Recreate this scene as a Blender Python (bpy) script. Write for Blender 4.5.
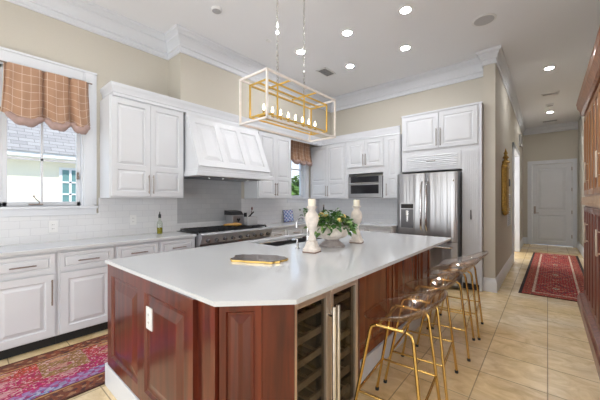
import bpy, bmesh, math, random
from mathutils import Vector, Matrix
random.seed(7)
R=math.radians; PI=math.pi
sc=bpy.context.scene
for o in list(bpy.data.objects): bpy.data.objects.remove(o)
COL=sc.collection
# ---------------- camera, world, exposure ----------------
cam=bpy.data.cameras.new('camera'); camo=bpy.data.objects.new('camera',cam); COL.objects.link(camo)
cam.sensor_width=36; cam.lens=290/600*36; cam.clip_start=0.05
camo.location=(0,0,1.35); camo.rotation_euler=(R(90),0,0.7066); sc.camera=camo
sc.view_settings.view_transform='Standard'; sc.view_settings.look='None'
sc.view_settings.gamma=1; sc.view_settings.use_curve_mapping=False
sc.view_settings.exposure=0.54
W=bpy.data.worlds.new('world'); sc.world=W; W.use_nodes=True
wn=W.node_tree; wn.nodes.clear()
wo=wn.nodes.new('ShaderNodeOutputWorld'); wb=wn.nodes.new('ShaderNodeBackground')
tc=wn.nodes.new('ShaderNodeTexCoord'); sx=wn.nodes.new('ShaderNodeSeparateXYZ'); rp=wn.nodes.new('ShaderNodeValToRGB')
wn.links.new(tc.outputs['Generated'],sx.inputs[0]); wn.links.new(sx.outputs[2],rp.inputs[0])
rp.color_ramp.elements[0].position=0.0; rp.color_ramp.elements[0].color=(0.95,0.975,1,1)
rp.color_ramp.elements[1].position=0.75; rp.color_ramp.elements[1].color=(0.25,0.5,0.95,1)
e=rp.color_ramp.elements.new(0.25); e.color=(0.55,0.74,1,1)
wn.links.new(rp.outputs[0],wb.inputs[0]); wb.inputs[1].default_value=1.15; wn.links.new(wb.outputs[0],wo.inputs[0])
sun=bpy.data.lights.new('sun','SUN'); sun.energy=3.2; sun.angle=R(2); sun.color=(1,.96,.88)
so=bpy.data.objects.new('sun',sun); COL.objects.link(so); so.rotation_euler=(R(12),R(38),0)
def area(name,loc,tgt,sx_,sy_,en,colr):
    l=bpy.data.lights.new(name,'AREA'); l.shape='RECTANGLE'; l.size=sx_; l.size_y=sy_; l.energy=en; l.color=colr
    o=bpy.data.objects.new(name,l); COL.objects.link(o); o.location=loc
    o.rotation_euler=(Vector(tgt)-Vector(loc)).to_track_quat('-Z','Y').to_euler(); return o
# rear and side: unseen fill lamps added around the camera to brighten the room
area('rear_fill_light',(-1.6,-2.4,1.3),(-1.9,3.5,3.0),4.6,2.2,92,(.93,0.965,1))
area('side_fill_light',(3.9,-.2,1.5),(-2.5,3.0,1.6),3.0,2.2,80,(.93,0.965,1))
area('passage_window_light',(-2.2,8.7,1.7),(1.0,8.4,.6),1.4,1.6,50,(1,0.98,0.95))

# ---------------- materials ----------------
def nm(name):
    m=bpy.data.materials.new(name); m.use_nodes=True; n=m.node_tree
    return m,n,n.nodes['Principled BSDF']
def M_(name,col,rough=.5,metal=0,bump=0,scale=60,var=0,**k):
    m,n,b=nm(name); b.inputs['Base Color'].default_value=(*col,1); b.inputs['Roughness'].default_value=rough; b.inputs['Metallic'].default_value=metal
    for kk,v in k.items(): b.inputs[kk.replace('_',' ')].default_value=v
    t=n.nodes.new('ShaderNodeTexCoord'); nz=n.nodes.new('ShaderNodeTexNoise'); nz.inputs['Scale'].default_value=scale; nz.inputs['Detail'].default_value=4
    n.links.new(t.outputs['Object'],nz.inputs['Vector'])
    if var:
        r=n.nodes.new('ShaderNodeValToRGB'); r.color_ramp.elements[0].position=.3; r.color_ramp.elements[1].position=.7
        r.color_ramp.elements[0].color=(*[c*(1-var) for c in col],1); r.color_ramp.elements[1].color=(*[min(1,c*(1+var)) for c in col],1)
        n.links.new(nz.outputs[0],r.inputs[0]); n.links.new(r.outputs[0],b.inputs['Base Color'])
    if bump:
        bp=n.nodes.new('ShaderNodeBump'); bp.inputs['Strength'].default_value=bump; bp.inputs['Distance'].default_value=.01
        n.links.new(nz.outputs[0],bp.inputs['Height']); n.links.new(bp.outputs[0],b.inputs['Normal'])
    return m
def wood(name,c1,c2,rough=.3,scale=(14,14,1.2),coat=.3):
    m,n,b=nm(name); t=n.nodes.new('ShaderNodeTexCoord'); mp=n.nodes.new('ShaderNodeMapping'); mp.inputs['Scale'].default_value=scale
    nz=n.nodes.new('ShaderNodeTexNoise'); nz.inputs['Scale'].default_value=2.2; nz.inputs['Detail'].default_value=6; nz.inputs['Distortion'].default_value=.6
    r=n.nodes.new('ShaderNodeValToRGB'); r.color_ramp.elements[0].position=.32; r.color_ramp.elements[1].position=.68
    r.color_ramp.elements[0].color=(*c1,1); r.color_ramp.elements[1].color=(*c2,1)
    n.links.new(t.outputs['Object'],mp.inputs[0]); n.links.new(mp.outputs[0],nz.inputs['Vector']); n.links.new(nz.outputs[0],r.inputs[0]); n.links.new(r.outputs[0],b.inputs['Base Color'])
    b.inputs['Roughness'].default_value=rough; b.inputs['Coat Weight'].default_value=coat; b.inputs['Coat Roughness'].default_value=.12
    return m
def brick(name,axes,w,h,c1,c2,mortar,msize,rough,offset=.5,travertine=False,shift=(0,0)):
    m,n,b=nm(name); t=n.nodes.new('ShaderNodeTexCoord'); s=n.nodes.new('ShaderNodeSeparateXYZ'); c=n.nodes.new('ShaderNodeCombineXYZ')
    n.links.new(t.outputs['Object'],s.inputs[0])
    for i,a in enumerate(axes):
        ad=n.nodes.new('ShaderNodeMath'); ad.operation='ADD'; ad.inputs[1].default_value=shift[i]
        n.links.new(s.outputs[a],ad.inputs[0]); n.links.new(ad.outputs[0],c.inputs[i])
    br=n.nodes.new('ShaderNodeTexBrick'); br.offset=offset; br.inputs['Scale'].default_value=1
    br.inputs['Brick Width'].default_value=w; br.inputs['Row Height'].default_value=h; br.inputs['Mortar Size'].default_value=msize; br.inputs['Mortar Smooth'].default_value=.2
    br.inputs['Color1'].default_value=(*c1,1); br.inputs['Color2'].default_value=(*c2,1); br.inputs['Mortar'].default_value=(*mortar,1)
    n.links.new(c.outputs[0],br.inputs['Vector']); out=br.outputs['Color']
    if travertine:
        mp=n.nodes.new('ShaderNodeMapping'); mp.inputs['Scale'].default_value=(2.0,3.2,1); n.links.new(t.outputs['Object'],mp.inputs[0])
        nz=n.nodes.new('ShaderNodeTexNoise'); nz.inputs['Scale'].default_value=2.4; nz.inputs['Detail'].default_value=9; nz.inputs['Roughness'].default_value=.65; nz.inputs['Distortion'].default_value=1.2
        n.links.new(mp.outputs[0],nz.inputs['Vector'])
        r=n.nodes.new('ShaderNodeValToRGB'); r.color_ramp.elements[0].position=.3; r.color_ramp.elements[1].position=.66
        r.color_ramp.elements[0].color=(.66,.58,.48,1); r.color_ramp.elements[1].color=(1,1,1,1)
        n.links.new(nz.outputs[0],r.inputs[0])
        mx=n.nodes.new('ShaderNodeMix'); mx.data_type='RGBA'; mx.blend_type='MULTIPLY'; mx.inputs[0].default_value=.85
        n.links.new(out,mx.inputs[6]); n.links.new(r.outputs[0],mx.inputs[7]); out=mx.outputs[2]
        # slow drift between honey and pale grey-pink stone
        n2=n.nodes.new('ShaderNodeTexNoise'); n2.inputs['Scale'].default_value=.9; n2.inputs['Detail'].default_value=2; n.links.new(t.outputs['Object'],n2.inputs['Vector'])
        r2=n.nodes.new('ShaderNodeValToRGB'); r2.color_ramp.elements[0].position=.42; r2.color_ramp.elements[1].position=.6
        r2.color_ramp.elements[0].color=(1,.94,.80,1); r2.color_ramp.elements[1].color=(.97,.98,1,1); n.links.new(n2.outputs[0],r2.inputs[0])
        m2=n.nodes.new('ShaderNodeMix'); m2.data_type='RGBA'; m2.blend_type='MULTIPLY'; m2.inputs[0].default_value=1
        n.links.new(out,m2.inputs[6]); n.links.new(r2.outputs[0],m2.inputs[7]); out=m2.outputs[2]
    n.links.new(out,b.inputs['Base Color']); b.inputs['Roughness'].default_value=rough
    bp=n.nodes.new('ShaderNodeBump'); bp.inputs['Strength'].default_value=.35; bp.inputs['Distance'].default_value=.004; bp.invert=True
    n.links.new(br.outputs['Fac'],bp.inputs['Height']); n.links.new(bp.outputs[0],b.inputs['Normal'])
    return m
def emit(name,col,s):
    m,n,b=nm(name); b.inputs['Base Color'].default_value=(*col,1); b.inputs['Emission Color'].default_value=(*col,1); b.inputs['Emission Strength'].default_value=s; return m
def vcol(name,rough=.95):
    m,n,b=nm(name); a=n.nodes.new('ShaderNodeVertexColor'); a.layer_name='Col'
    t=n.nodes.new('ShaderNodeTexCoord'); nz=n.nodes.new('ShaderNodeTexNoise'); nz.inputs['Scale'].default_value=45; nz.inputs['Detail'].default_value=3
    n.links.new(t.outputs['Object'],nz.inputs['Vector'])
    r=n.nodes.new('ShaderNodeValToRGB'); r.color_ramp.elements[0].position=.3; r.color_ramp.elements[0].color=(.5,.5,.5,1); r.color_ramp.elements[1].position=.7
    mx=n.nodes.new('ShaderNodeMix'); mx.data_type='RGBA'; mx.blend_type='MULTIPLY'; mx.inputs[0].default_value=.8
    n.links.new(nz.outputs[0],r.inputs[0]); n.links.new(a.outputs[0],mx.inputs[6]); n.links.new(r.outputs[0],mx.inputs[7]); n.links.new(mx.outputs[2],b.inputs['Base Color'])
    bp=n.nodes.new('ShaderNodeBump'); bp.inputs['Strength'].default_value=.4; bp.inputs['Distance'].default_value=.004; n.links.new(nz.outputs[0],bp.inputs['Height']); n.links.new(bp.outputs[0],b.inputs['Normal'])
    b.inputs['Roughness'].default_value=rough; return m
WHITE=M_('white_paint',(.685,.70,.73),.38,var=.02,scale=4)
TRIM=M_('trim_paint',(.70,.72,.76),.4,var=.015,scale=3)
WALL=M_('beige_wall',(.565,.53,.46),.85,bump=.06,scale=150,var=.02)
CEIL=M_('ceiling_paint',(.84,.85,.875),.9,bump=.05,scale=150,var=.01)
QUARTZ=M_('quartz',(.625,.64,.655),.12,var=.03,scale=180)
CHERRY=wood('cherry_wood',(.05,.007,.004),(.15,.024,.009),.28,(9,9,.6))
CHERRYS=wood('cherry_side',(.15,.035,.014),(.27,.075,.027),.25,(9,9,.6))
CHERRYD=wood('cherry_dark',(.07,.012,.008),(.14,.028,.016),.35)
AMBER=wood('amber_wood',(.27,.10,.035),(.50,.23,.085),.3)
AMBERP=wood('pale_amber_wood',(.48,.26,.12),(.62,.37,.18),.35)
MAHOG=wood('mahogany_wood',(.12,.028,.02),(.24,.07,.045),.35)
FLOOR=brick('travertine',(0,1),.408,.4,(.98,.83,.56),(.84,.67,.43),(.46,.37,.25),.004,.25,0.0,True,(.0,.14))
TILEL=brick('subway_tile_side',(1,2),.152,.0762,(.77,.775,.79),(.74,.745,.765),(.64,.645,.67),.0018,.15,.5,False,(0,.002))
TILEB=brick('subway_tile_back',(0,2),.152,.0762,(.77,.775,.79),(.74,.745,.765),(.64,.645,.67),.0018,.15,.5,False,(0,.002))
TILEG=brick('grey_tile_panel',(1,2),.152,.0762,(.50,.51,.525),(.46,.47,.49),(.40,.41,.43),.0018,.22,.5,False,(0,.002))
def brushed(name,col,r=.27):
    m,n,b=nm(name); b.inputs['Base Color'].default_value=(*col,1); b.inputs['Metallic'].default_value=1; b.inputs['Roughness'].default_value=r
    t=n.nodes.new('ShaderNodeTexCoord'); mp=n.nodes.new('ShaderNodeMapping'); mp.inputs['Scale'].default_value=(9,9,.25)
    nz=n.nodes.new('ShaderNodeTexNoise'); nz.inputs['Scale'].default_value=1.6; nz.inputs['Detail'].default_value=3
    bp=n.nodes.new('ShaderNodeBump'); bp.inputs['Strength'].default_value=.25; bp.inputs['Distance'].default_value=.05
    n.links.new(t.outputs['Object'],mp.inputs[0]); n.links.new(mp.outputs[0],nz.inputs['Vector']); n.links.new(nz.outputs[0],bp.inputs['Height']); n.links.new(bp.outputs[0],b.inputs['Normal'])
    return m
STEEL=brushed('stainless',(.47,.47,.485),.3); STEELD=M_('dark_steel',(.16,.16,.17),.35,.8)
STEELW=M_('warm_steel',(.74,.63,.53),.36,.85,var=.05,scale=8)
CHROME=M_('chrome',(.75,.75,.76),.1,1.0); NICKEL=M_('brushed_nickel',(.33,.28,.25),.35,1.0)
GOLD_LIT=M_('front_lit_gold',(.80,.53,.12),.35,.65,var=.08,scale=20); GOLD=M_('gold_metal',(.66,.44,.14),.22,1.0,var=.05,scale=20); SILVERF=M_('pale_silver_leaf',(.84,.80,.77),.4,.25,var=.06,scale=25)  # chandelier gold: front-lit brightness put into the base colour
BRASS=M_('aged_gilt',(.42,.26,.07),.42,.9,bump=.7,scale=40,var=.3)
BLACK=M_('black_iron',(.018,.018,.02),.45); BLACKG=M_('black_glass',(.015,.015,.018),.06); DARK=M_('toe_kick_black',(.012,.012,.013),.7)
RUB=M_('black_rubber',(.02,.02,.02),.8)
PLASTIC=M_('white_plastic',(.80,.80,.80),.3); GREYP=M_('grey_plastic',(.42,.42,.43),.5)
STONE=M_('weathered_stone',(.76,.69,.62),.8,bump=.5,scale=22,var=.16); STONED=M_('weathered_stone_grey',(.40,.36,.35),.7,bump=.5,scale=22,var=.25)
WAX=M_('ivory_wax',(.85,.80,.66),.45,Subsurface_Weight=.1)
LEAF=M_('ivy_leaf',(.045,.13,.02),.45,var=.55,scale=18); LEAF2=M_('light_leaf',(.13,.24,.04),.5,var=.4,scale=18)
PETAL=M_('yellow_petal',(.80,.60,.20),.6,var=.1,scale=30)
AGATE=wood('grey_brown_agate',(.07,.06,.06),(.24,.20,.18),.2,(3,6,3),.2)
OIL=M_('olive_oil',(.42,.36,.02),.08,Transmission_Weight=.3,IOR=1.45)
RACK=wood('wine_rack_wood',(.45,.34,.23),(.62,.48,.34),.5,(2,14,14),0)
def glassy(name,tint,fac_add,rough=.02):
    # thin pane: mostly transparent with a fresnel reflection
    m=bpy.data.materials.new(name); m.use_nodes=True; n=m.node_tree; n.nodes.clear()
    o=n.nodes.new('ShaderNodeOutputMaterial'); tr=n.nodes.new('ShaderNodeBsdfTransparent'); tr.inputs[0].default_value=(*tint,1)
    g=n.nodes.new('ShaderNodeBsdfGlossy'); g.inputs['Roughness'].default_value=rough; fr=n.nodes.new('ShaderNodeLayerWeight'); fr.inputs[0].default_value=.5; pw=n.nodes.new('ShaderNodeMath'); pw.operation='POWER'; pw.inputs[1].default_value=4; n.links.new(fr.outputs['Facing'],pw.inputs[0])
    ml=n.nodes.new('ShaderNodeMath'); ml.operation='MULTIPLY'; ml.inputs[1].default_value=.6; n.links.new(pw.outputs[0],ml.inputs[0])
    ad=n.nodes.new('ShaderNodeMath'); ad.operation='ADD'; ad.use_clamp=True; ad.inputs[1].default_value=fac_add; n.links.new(ml.outputs[0],ad.inputs[0])
    mx=n.nodes.new('ShaderNodeMixShader'); n.links.new(ad.outputs[0],mx.inputs[0]); n.links.new(tr.outputs[0],mx.inputs[1]); n.links.new(g.outputs[0],mx.inputs[2]); n.links.new(mx.outputs[0],o.inputs[0]); return m
PANE=glassy('window_glass',(.99,.99,.99),.01); SMOKE=glassy('smoked_glass',(.62,.60,.57),.03); ACRYL=glassy('blush_acrylic',(.955,.89,.85),.14,.08); BOTTLE=glassy('bottle_glass',(.85,.88,.82),.06)
BULB=emit('bulb_glow',(1,.80,.52),8); DOWN=emit('downlight_glow',(.98,.985,1),225); CLOCK=emit('display_glow',(.2,.5,.6),.6)
SHADEB=M_('shade_back_fabric',(.40,.28,.25),.9,var=.1,scale=30)
def plaid():
    m,n,b=nm('plaid_fabric'); t=n.nodes.new('ShaderNodeUVMap'); s=n.nodes.new('ShaderNodeSeparateXYZ'); n.links.new(t.outputs[0],s.inputs[0])
    fs=[]
    for i in (0,1):
        d=n.nodes.new('ShaderNodeMath'); d.operation='DIVIDE'; d.inputs[1].default_value=.082; n.links.new(s.outputs[i],d.inputs[0])
        f=n.nodes.new('ShaderNodeMath'); f.operation='FRACT'; n.links.new(d.outputs[0],f.inputs[0])
        l=n.nodes.new('ShaderNodeMath'); l.operation='LESS_THAN'; l.inputs[1].default_value=.065; n.links.new(f.outputs[0],l.inputs[0]); fs.append(l)
    mxm=n.nodes.new('ShaderNodeMath'); mxm.operation='MAXIMUM'; n.links.new(fs[0].outputs[0],mxm.inputs[0]); n.links.new(fs[1].outputs[0],mxm.inputs[1])
    mx=n.nodes.new('ShaderNodeMix'); mx.data_type='RGBA'; mx.inputs[6].default_value=(.40,.225,.135,1); mx.inputs[7].default_value=(.62,.47,.37,1)
    n.links.new(mxm.outputs[0],mx.inputs[0]); n.links.new(mx.outputs[2],b.inputs['Base Color']); b.inputs['Roughness'].default_value=.6; b.inputs['Sheen Weight'].default_value=.3
    return m
PLAID=plaid()
RUGM=vcol('rug_wool'); PICM=vcol('painted_tile',.3)
HOUSEW=M_('cream_stucco',(.95,.89,.72),.9,bump=.1,scale=30); FASC=M_('white_fascia',(.85,.85,.85),.7)
ROOF=brick('roof_shingle',(1,2),.35,.12,(.40,.37,.34),(.31,.285,.265),(.2,.18,.17),.008,.9,.5)
TEAL=M_('teal_glass',(.16,.30,.30),.2); PAVING=M_('grey_paving',(.42,.42,.36),.95,var=.3,scale=6); BARK=M_('bark',(.15,.1,.07),.9,bump=.5)  # outside ground is grey paving, toned to keep green bounce off the house

# ---------------- mesh helpers ----------------
class MB:
    def __init__(s,M=None): s.b=bmesh.new(); s.M=M or Matrix.Identity(4)
    def v(s,p): return s.b.verts.new(s.M@Vector(p))
    def box(s,a,b,bev=0):
        a2=[min(a[i],b[i]) for i in range(3)]; b2=[max(a[i],b[i]) for i in range(3)]
        if bev and min(b2[i]-a2[i] for i in range(3))>2.2*bev:
            # chamfered box: 24 verts via bmesh bevel
            t=bmesh.new(); bmesh.ops.create_cube(t,size=1)
            for v in t.verts: v.co=Vector([(a2[i]+b2[i])/2+v.co[i]*(b2[i]-a2[i]) for i in range(3)])
            bmesh.ops.bevel(t,geom=list(t.edges),offset=bev,segments=2,affect='EDGES',profile=.6)
            d={v:s.v(v.co) for v in t.verts}
            for f in t.faces: s.b.faces.new([d[v] for v in f.verts])
            t.free(); return s
        c=[s.v((x,y,z)) for x in (a2[0],b2[0]) for y in (a2[1],b2[1]) for z in (a2[2],b2[2])]
        for f in ((0,1,3,2),(4,6,7,5),(0,4,5,1),(2,3,7,6),(0,2,6,4),(1,5,7,3)): s.b.faces.new([c[i] for i in f])
        return s
    def prism(s,pts,axis,t0,t1):
        def mk(p,t):
            q=[p[0],p[1]]; q.insert(axis,t); return q
        A=[s.v(mk(p,t0)) for p in pts]; B=[s.v(mk(p,t1)) for p in pts]; n=len(pts)
        s.b.faces.new(A[::-1]); s.b.faces.new(B)
        for i in range(n): s.b.faces.new([A[i],A[(i+1)%n],B[(i+1)%n],B[i]])
        return s
    def tube(s,pts,r,n=10,closed=False,cap=True):
        P=[Vector(p) for p in pts]; rings=[]; up=None; m=len(P)
        for i,p in enumerate(P):
            if closed: d=(P[(i+1)%m]-P[i-1])
            else: d=P[min(i+1,m-1)]-P[max(i-1,0)]
            d.normalize()
            if up is None: up=Vector((0,0,1)) if abs(d.z)<.9 else Vector((1,0,0))
            a=d.cross(up).normalized(); up=a.cross(d).normalized()
            rr=r[i] if isinstance(r,(list,tuple)) else r
            rings.append([s.v(p+(a*math.cos(2*PI*k/n)+up*math.sin(2*PI*k/n))*rr) for k in range(n)])
        rng=range(m if closed else m-1)
        for i in rng:
            A,B=rings[i],rings[(i+1)%m]
            for k in range(n): s.b.faces.new([A[k],A[(k+1)%n],B[(k+1)%n],B[k]])
        if cap and not closed: s.b.faces.new(rings[0][::-1]); s.b.faces.new(rings[-1])
        return s
    def bar(s,p,q,w):   # square bar
        p,q=Vector(p),Vector(q); d=(q-p).normalized(); up=Vector((0,0,1)) if abs(d.z)<.9 else Vector((0,1,0)); a=d.cross(up).normalized(); b=a.cross(d)
        A=[s.v(p+(a*i+b*j)*w/2) for i,j in ((-1,-1),(1,-1),(1,1),(-1,1))]; B=[s.v(q+(a*i+b*j)*w/2) for i,j in ((-1,-1),(1,-1),(1,1),(-1,1))]
        s.b.faces.new(A[::-1]); s.b.faces.new(B)
        for i in range(4): s.b.faces.new([A[i],A[(i+1)%4],B[(i+1)%4],B[i]])
        return s
    def lathe(s,c,prof,n=24,sq=False):
        rings=[]
        for r,z in prof:
            ring=[]
            for k in range(n):
                a=2*PI*(k+.5)/n
                if sq: q=1/max(abs(math.cos(a)),abs(math.sin(a))); ring.append(s.v((c[0]+r*q*math.cos(a),c[1]+r*q*math.sin(a),c[2]+z)))
                else: ring.append(s.v((c[0]+r*math.cos(a),c[1]+r*math.sin(a),c[2]+z)))
            rings.append(ring)
        for A,B in zip(rings,rings[1:]):
            for k in range(n): s.b.faces.new([A[k],A[(k+1)%n],B[(k+1)%n],B[k]])
        if prof[0][0]>1e-4: s.b.faces.new(rings[0][::-1])
        if prof[-1][0]>1e-4: s.b.faces.new(rings[-1])
        return s
    def sweep(s,path,prof,closed=False):
        # path: list of (x,y) ; prof: list of (out,z); offset to the right-hand side of travel
        n=len(path); rings=[]
        for i,p in enumerate(path):
            P=Vector(p); dn=[]
            if i>0 or closed: dn.append((P-Vector(path[i-1])).normalized())
            if i<n-1 or closed: dn.append((Vector(path[(i+1)%n])-P).normalized())
            ns=[Vector((d.y,-d.x)) for d in dn]
            if len(ns)==1: o=ns[0]
            else: o=(ns[0]+ns[1]); o=o/max(.2,(1+ns[0].dot(ns[1])))
            rings.append([s.v((P.x+o.x*a,P.y+o.y*a,z)) for a,z in prof])
        m=len(prof)
        for i in range(n if closed else n-1):
            A,B=rings[i],rings[(i+1)%n]
            for k in range(m): s.b.faces.new([A[k],A[(k+1)%m],B[(k+1)%m],B[k]])
        if not closed: s.b.faces.new(rings[0][::-1]); s.b.faces.new(rings[-1])
        return s
    def panel(s,u0,w0,u1,w1,n0,kind='raised',mold=.02):
        # raised centre field with sloping sides, local frame (u,n,w) axes x=u,y=-n,z=w  (front at y=-n)
        steps=[(0,0),(mold*.4,-.011),(mold*.9,-.011),(mold*2.4,0.0)]
        if kind=='flat': steps=[(0,0),(mold*.35,-.0095),(mold,-.0095)]
        loops=[]
        for ins,h in steps:
            loops.append([s.v((x,-(n0+h),z)) for x,z in ((u0+ins,w0+ins),(u1-ins,w0+ins),(u1-ins,w1-ins),(u0+ins,w1-ins))])
        for A,B in zip(loops,loops[1:]):
            for k in range(4): s.b.faces.new([A[k],A[(k+1)%4],B[(k+1)%4],B[k]])
        s.b.faces.new(loops[-1]); return s
    def door(s,u0,w0,u1,w1,n0,t,stile=.055,rows=None,cols=1,kind='raised',mold=.02,gap=.055):
        # slab with openings; rows = list of split fractions from bottom
        rows=rows or []
        s.box((u0,-n0,w0),(u1,-(n0+t-.012),w1))
        f0,f1=n0+t-.012,n0+t
        zs=[w0+stile]
        H=(w1-w0)
        for r in rows: zs+= [w0+r*H-gap/2,w0+r*H+gap/2]
        zs.append(w1-stile)
        us=[u0+stile]; Wd=(u1-u0-2*stile-(cols-1)*gap)/cols
        for c in range(cols):
            us.append(us[-1]+Wd)
            if c<cols-1: us.append(us[-1]+gap)
        s.box((u0,-f0,w0),(u0+stile,-f1,w1)); s.box((u1-stile,-f0,w0),(u1,-f1,w1))
        s.box((u0+stile,-f0,w0),(u1-stile,-f1,w0+stile)); s.box((u0+stile,-f0,w1-stile),(u1-stile,-f1,w1))
        for i in range(1,len(zs)-1,2): s.box((u0+stile,-f0,zs[i]),(u1-stile,-f1,zs[i+1]))
        for i in range(1,len(us)-1,2): s.box((us[i],-f0,w0+stile),(us[i+1],-f1,w1-stile))
        for i in range(0,len(zs),2):
            for j in range(0,len(us),2): s.panel(us[j],zs[i],us[j+1],zs[i+1],f1,kind,mold)
        return s
    def build(s,name,mat,parent=None,smooth=None,org=None):
        bmesh.ops.recalc_face_normals(s.b,faces=list(s.b.faces))
        o0=Vector(org) if org is not None else (Vector(ORG.get(parent.name,(0,0,0))) if parent else Vector((0,0,0)))
        me=bpy.data.meshes.new(name)
        if o0.length: bmesh.ops.translate(s.b,verts=list(s.b.verts),vec=-o0)
        s.b.to_mesh(me); s.b.free()
        o=bpy.data.objects.new(name,me); COL.objects.link(o); me.materials.append(mat)
        if smooth is not None:
            for p in me.polygons: p.use_smooth=True
            try: me.set_sharp_from_angle(angle=R(smooth))
            except Exception: pass
        if parent: o.parent=parent; ORG[o.name]=tuple(o0)
        elif org is not None: o.location=o0; ORG[o.name]=tuple(o0)
        return o
ORG={}
def thing(name,loc,label,cat,group=None,kind=None):
    o=bpy.data.objects.new(name,None); COL.objects.link(o); o.location=loc; o.empty_display_size=.05; ORG[o.name]=tuple(loc); return tag(o,label,cat,group,kind)
def tag(o,label=None,cat=None,group=None,kind=None):
    if label: o['label']=label
    if cat: o['category']=cat
    if group: o['group']=group
    if kind: o['kind']=kind
    return o
def struct(name,mb,mat,smooth=None,parent=None):
    o=mb.build(name,mat,parent,smooth)
    if not parent: o['kind']='structure'
    return o
def dup(root,loc=None,rotz=None,label=None):
    def rec(o,p):
        c=o.copy(); COL.objects.link(c)
        if p: c.parent=p
        for ch in [x for x in bpy.data.objects if x.parent==o]: rec(ch,c)
        return c
    r=rec(root,None)
    if loc is not None: r.location=loc
    if rotz is not None: r.rotation_euler=(0,0,rotz)
    if label: r['label']=label
    return r
# local frames: x=u (right), y=-n (into surface), z=up
def FL(x): return Matrix(((0,-1,0,x),(1,0,0,0),(0,0,1,0),(0,0,0,1)))    # facing +X at plane x : u=+Y
def FB(y): return Matrix(((1,0,0,0),(0,1,0,y),(0,0,1,0),(0,0,0,1)))     # facing -Y at plane y : u=+X
def FR(x): return Matrix(((0,1,0,x),(-1,0,0,0),(0,0,1,0),(0,0,0,1)))    # facing -X : u=-Y

def pull(mb,u,w0,w1,n0,r=.006,so=.028,vert=True,over=.02):
    if vert:
        mb.tube([(u,-(n0+so),w0),(u,-(n0+so),w1)],r,8)
        for w in (w0+over,w1-over): mb.tube([(u,-n0+.001,w),(u,-(n0+so),w)],r*.8,8)
    else:  # horizontal: u centre, w0 half length, w1 height
        mb.tube([(u-w0,-(n0+so),w1),(u+w0,-(n0+so),w1)],r,8)
        for a in (u-w0+over,u+w0-over): mb.tube([(a,-n0+.001,w1),(a,-(n0+so),w1)],r*.8,8)
    return mb

# ---------------- room shell ----------------
CZ=3.56; XL=-3.97; YB=5.3
m=MB(); m.box((-6.5,-2.6,-.1),(4.2,12.2,0)); struct('floor',m,FLOOR)
m=MB(); m.box((-4.12,-2.6,CZ),(4.2,12.2,CZ+.12)); struct('ceiling',m,CEIL)
# left wall with two window openings, and the deeper soffit over the hood run
W1=(-.32,.895,1.285,2.68); W2=(4.36,4.80,1.40,2.62)
m=MB()
def wallx(m,x0,x1,y0,y1,openings,z1=CZ):
    ys=sorted({y0,y1,*[o[0] for o in openings],*[o[1] for o in openings]})
    for a,b in zip(ys,ys[1:]):
        op=[o for o in openings if o[0]<=a and b<=o[1]]
        if op: m.box((x0,a,0),(x1,b,op[0][2])); m.box((x0,a,op[0][3]),(x1,b,z1))
        else: m.box((x0,a,0),(x1,b,z1))
wallx(m,-4.12,XL,-2.6,5.45,[W1,W2]); m.box((XL,1.86,2.56),(-3.63,YB,CZ)); struct('wall_left',m,WALL)
m=MB(); m.box((-4.12,YB,0),(-.62,5.45,CZ)); struct('wall_back',m,WALL)
m=MB(); m.box((-.73,5.075,0),(-.58,7.85,CZ)); m.box((-.73,7.85,2.5),(-.58,9.45,CZ)); m.box((-.73,9.45,0),(-.58,11.4,CZ)); struct('wall_hallway_left',m,WALL)
m=MB(); m.box((-.73,11.35,0),(-.36,11.5,CZ)); m.box((.54,11.35,0),(.75,11.5,CZ)); m.box((-.36,11.35,2.42),(.54,11.5,CZ)); struct('wall_hallway_end',m,WALL)
m=MB(); m.box((.66,1.6,0),(.8,11.5,CZ)); struct('wall_right',m,WALL)
m=MB(); m.box((-2.4,7.6,0),(-2.3,9.8,2.8)); m.box((-2.3,9.7,0),(-.73,9.8,2.8)); m.box((-2.3,7.6,0),(-.73,7.7,2.8)); struct('wall_side_passage',m,CEIL)
m=MB(); m.box((-4.12,-2.72,0),(4.2,-2.6,CZ)); struct('wall_rear',m,WALL)
m=MB(); m.box((4.2,-2.72,0),(4.32,12.2,CZ)); m.box((.8,11.4,0),(4.2,11.5,CZ)); struct('wall_far_right',m,WALL)
# crown mouldings
def crown(z,h,p):
    return [(0,z-h),(.016,z-h),(.022,z-h+.012),(.016,z-h+.026),(.010,z-h+.032),(.012,z-h+.07),(.028,z-h+.078),(.028,z-h+.095),(.022,z-h+.10),(p*.36,z-h*.50),(p*.55,z-h*.36),(p*.62,z-h*.34),(p*.62,z-h*.27),(p*.55,z-h*.25),(p*.8,z-.040),(p*.96,z-.032),(p,z-.022),(p,z-.001),(0,z-.001)]
m=MB(); m.sweep([(XL,-2.5),(XL,1.86),(-3.63,1.86),(-3.63,YB),(-.73,YB)],crown(CZ,.29,.10)); struct('trim_1',m,TRIM,30)
m=MB(); m.sweep([(-.735,YB-.02),(-.735,5.075),(-.58,5.075),(-.58,11.35),(.66,11.35)],crown(CZ,.21,.08)); struct('trim_2',m,TRIM,30)
bp=[(0,0),(.022,0),(.022,.15),(.016,.165),(.01,.175),(.008,.195),(0,.2)]
m=MB(); m.sweep([(-.735,5.075),(-.58,5.075),(-.58,7.76)],bp); m.sweep([(-.58,9.56),(-.58,11.35),(-.47,11.35)],bp); struct('baseboard_hallway',m,TRIM,30)
m=MB(); m.sweep([(.66,11.3),(.66,5.3)],bp); struct('baseboard_right',m,TRIM,30)
# doorway casing in the hallway's left wall
m=MB()
m.box((-.735,7.75,0),(-.55,7.86,2.6),.008); m.box((-.735,9.44,0),(-.55,9.55,2.6),.008); m.box((-.735,7.75,2.49),(-.55,9.55,2.6),.008); struct('trim_3',m,TRIM)
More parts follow.
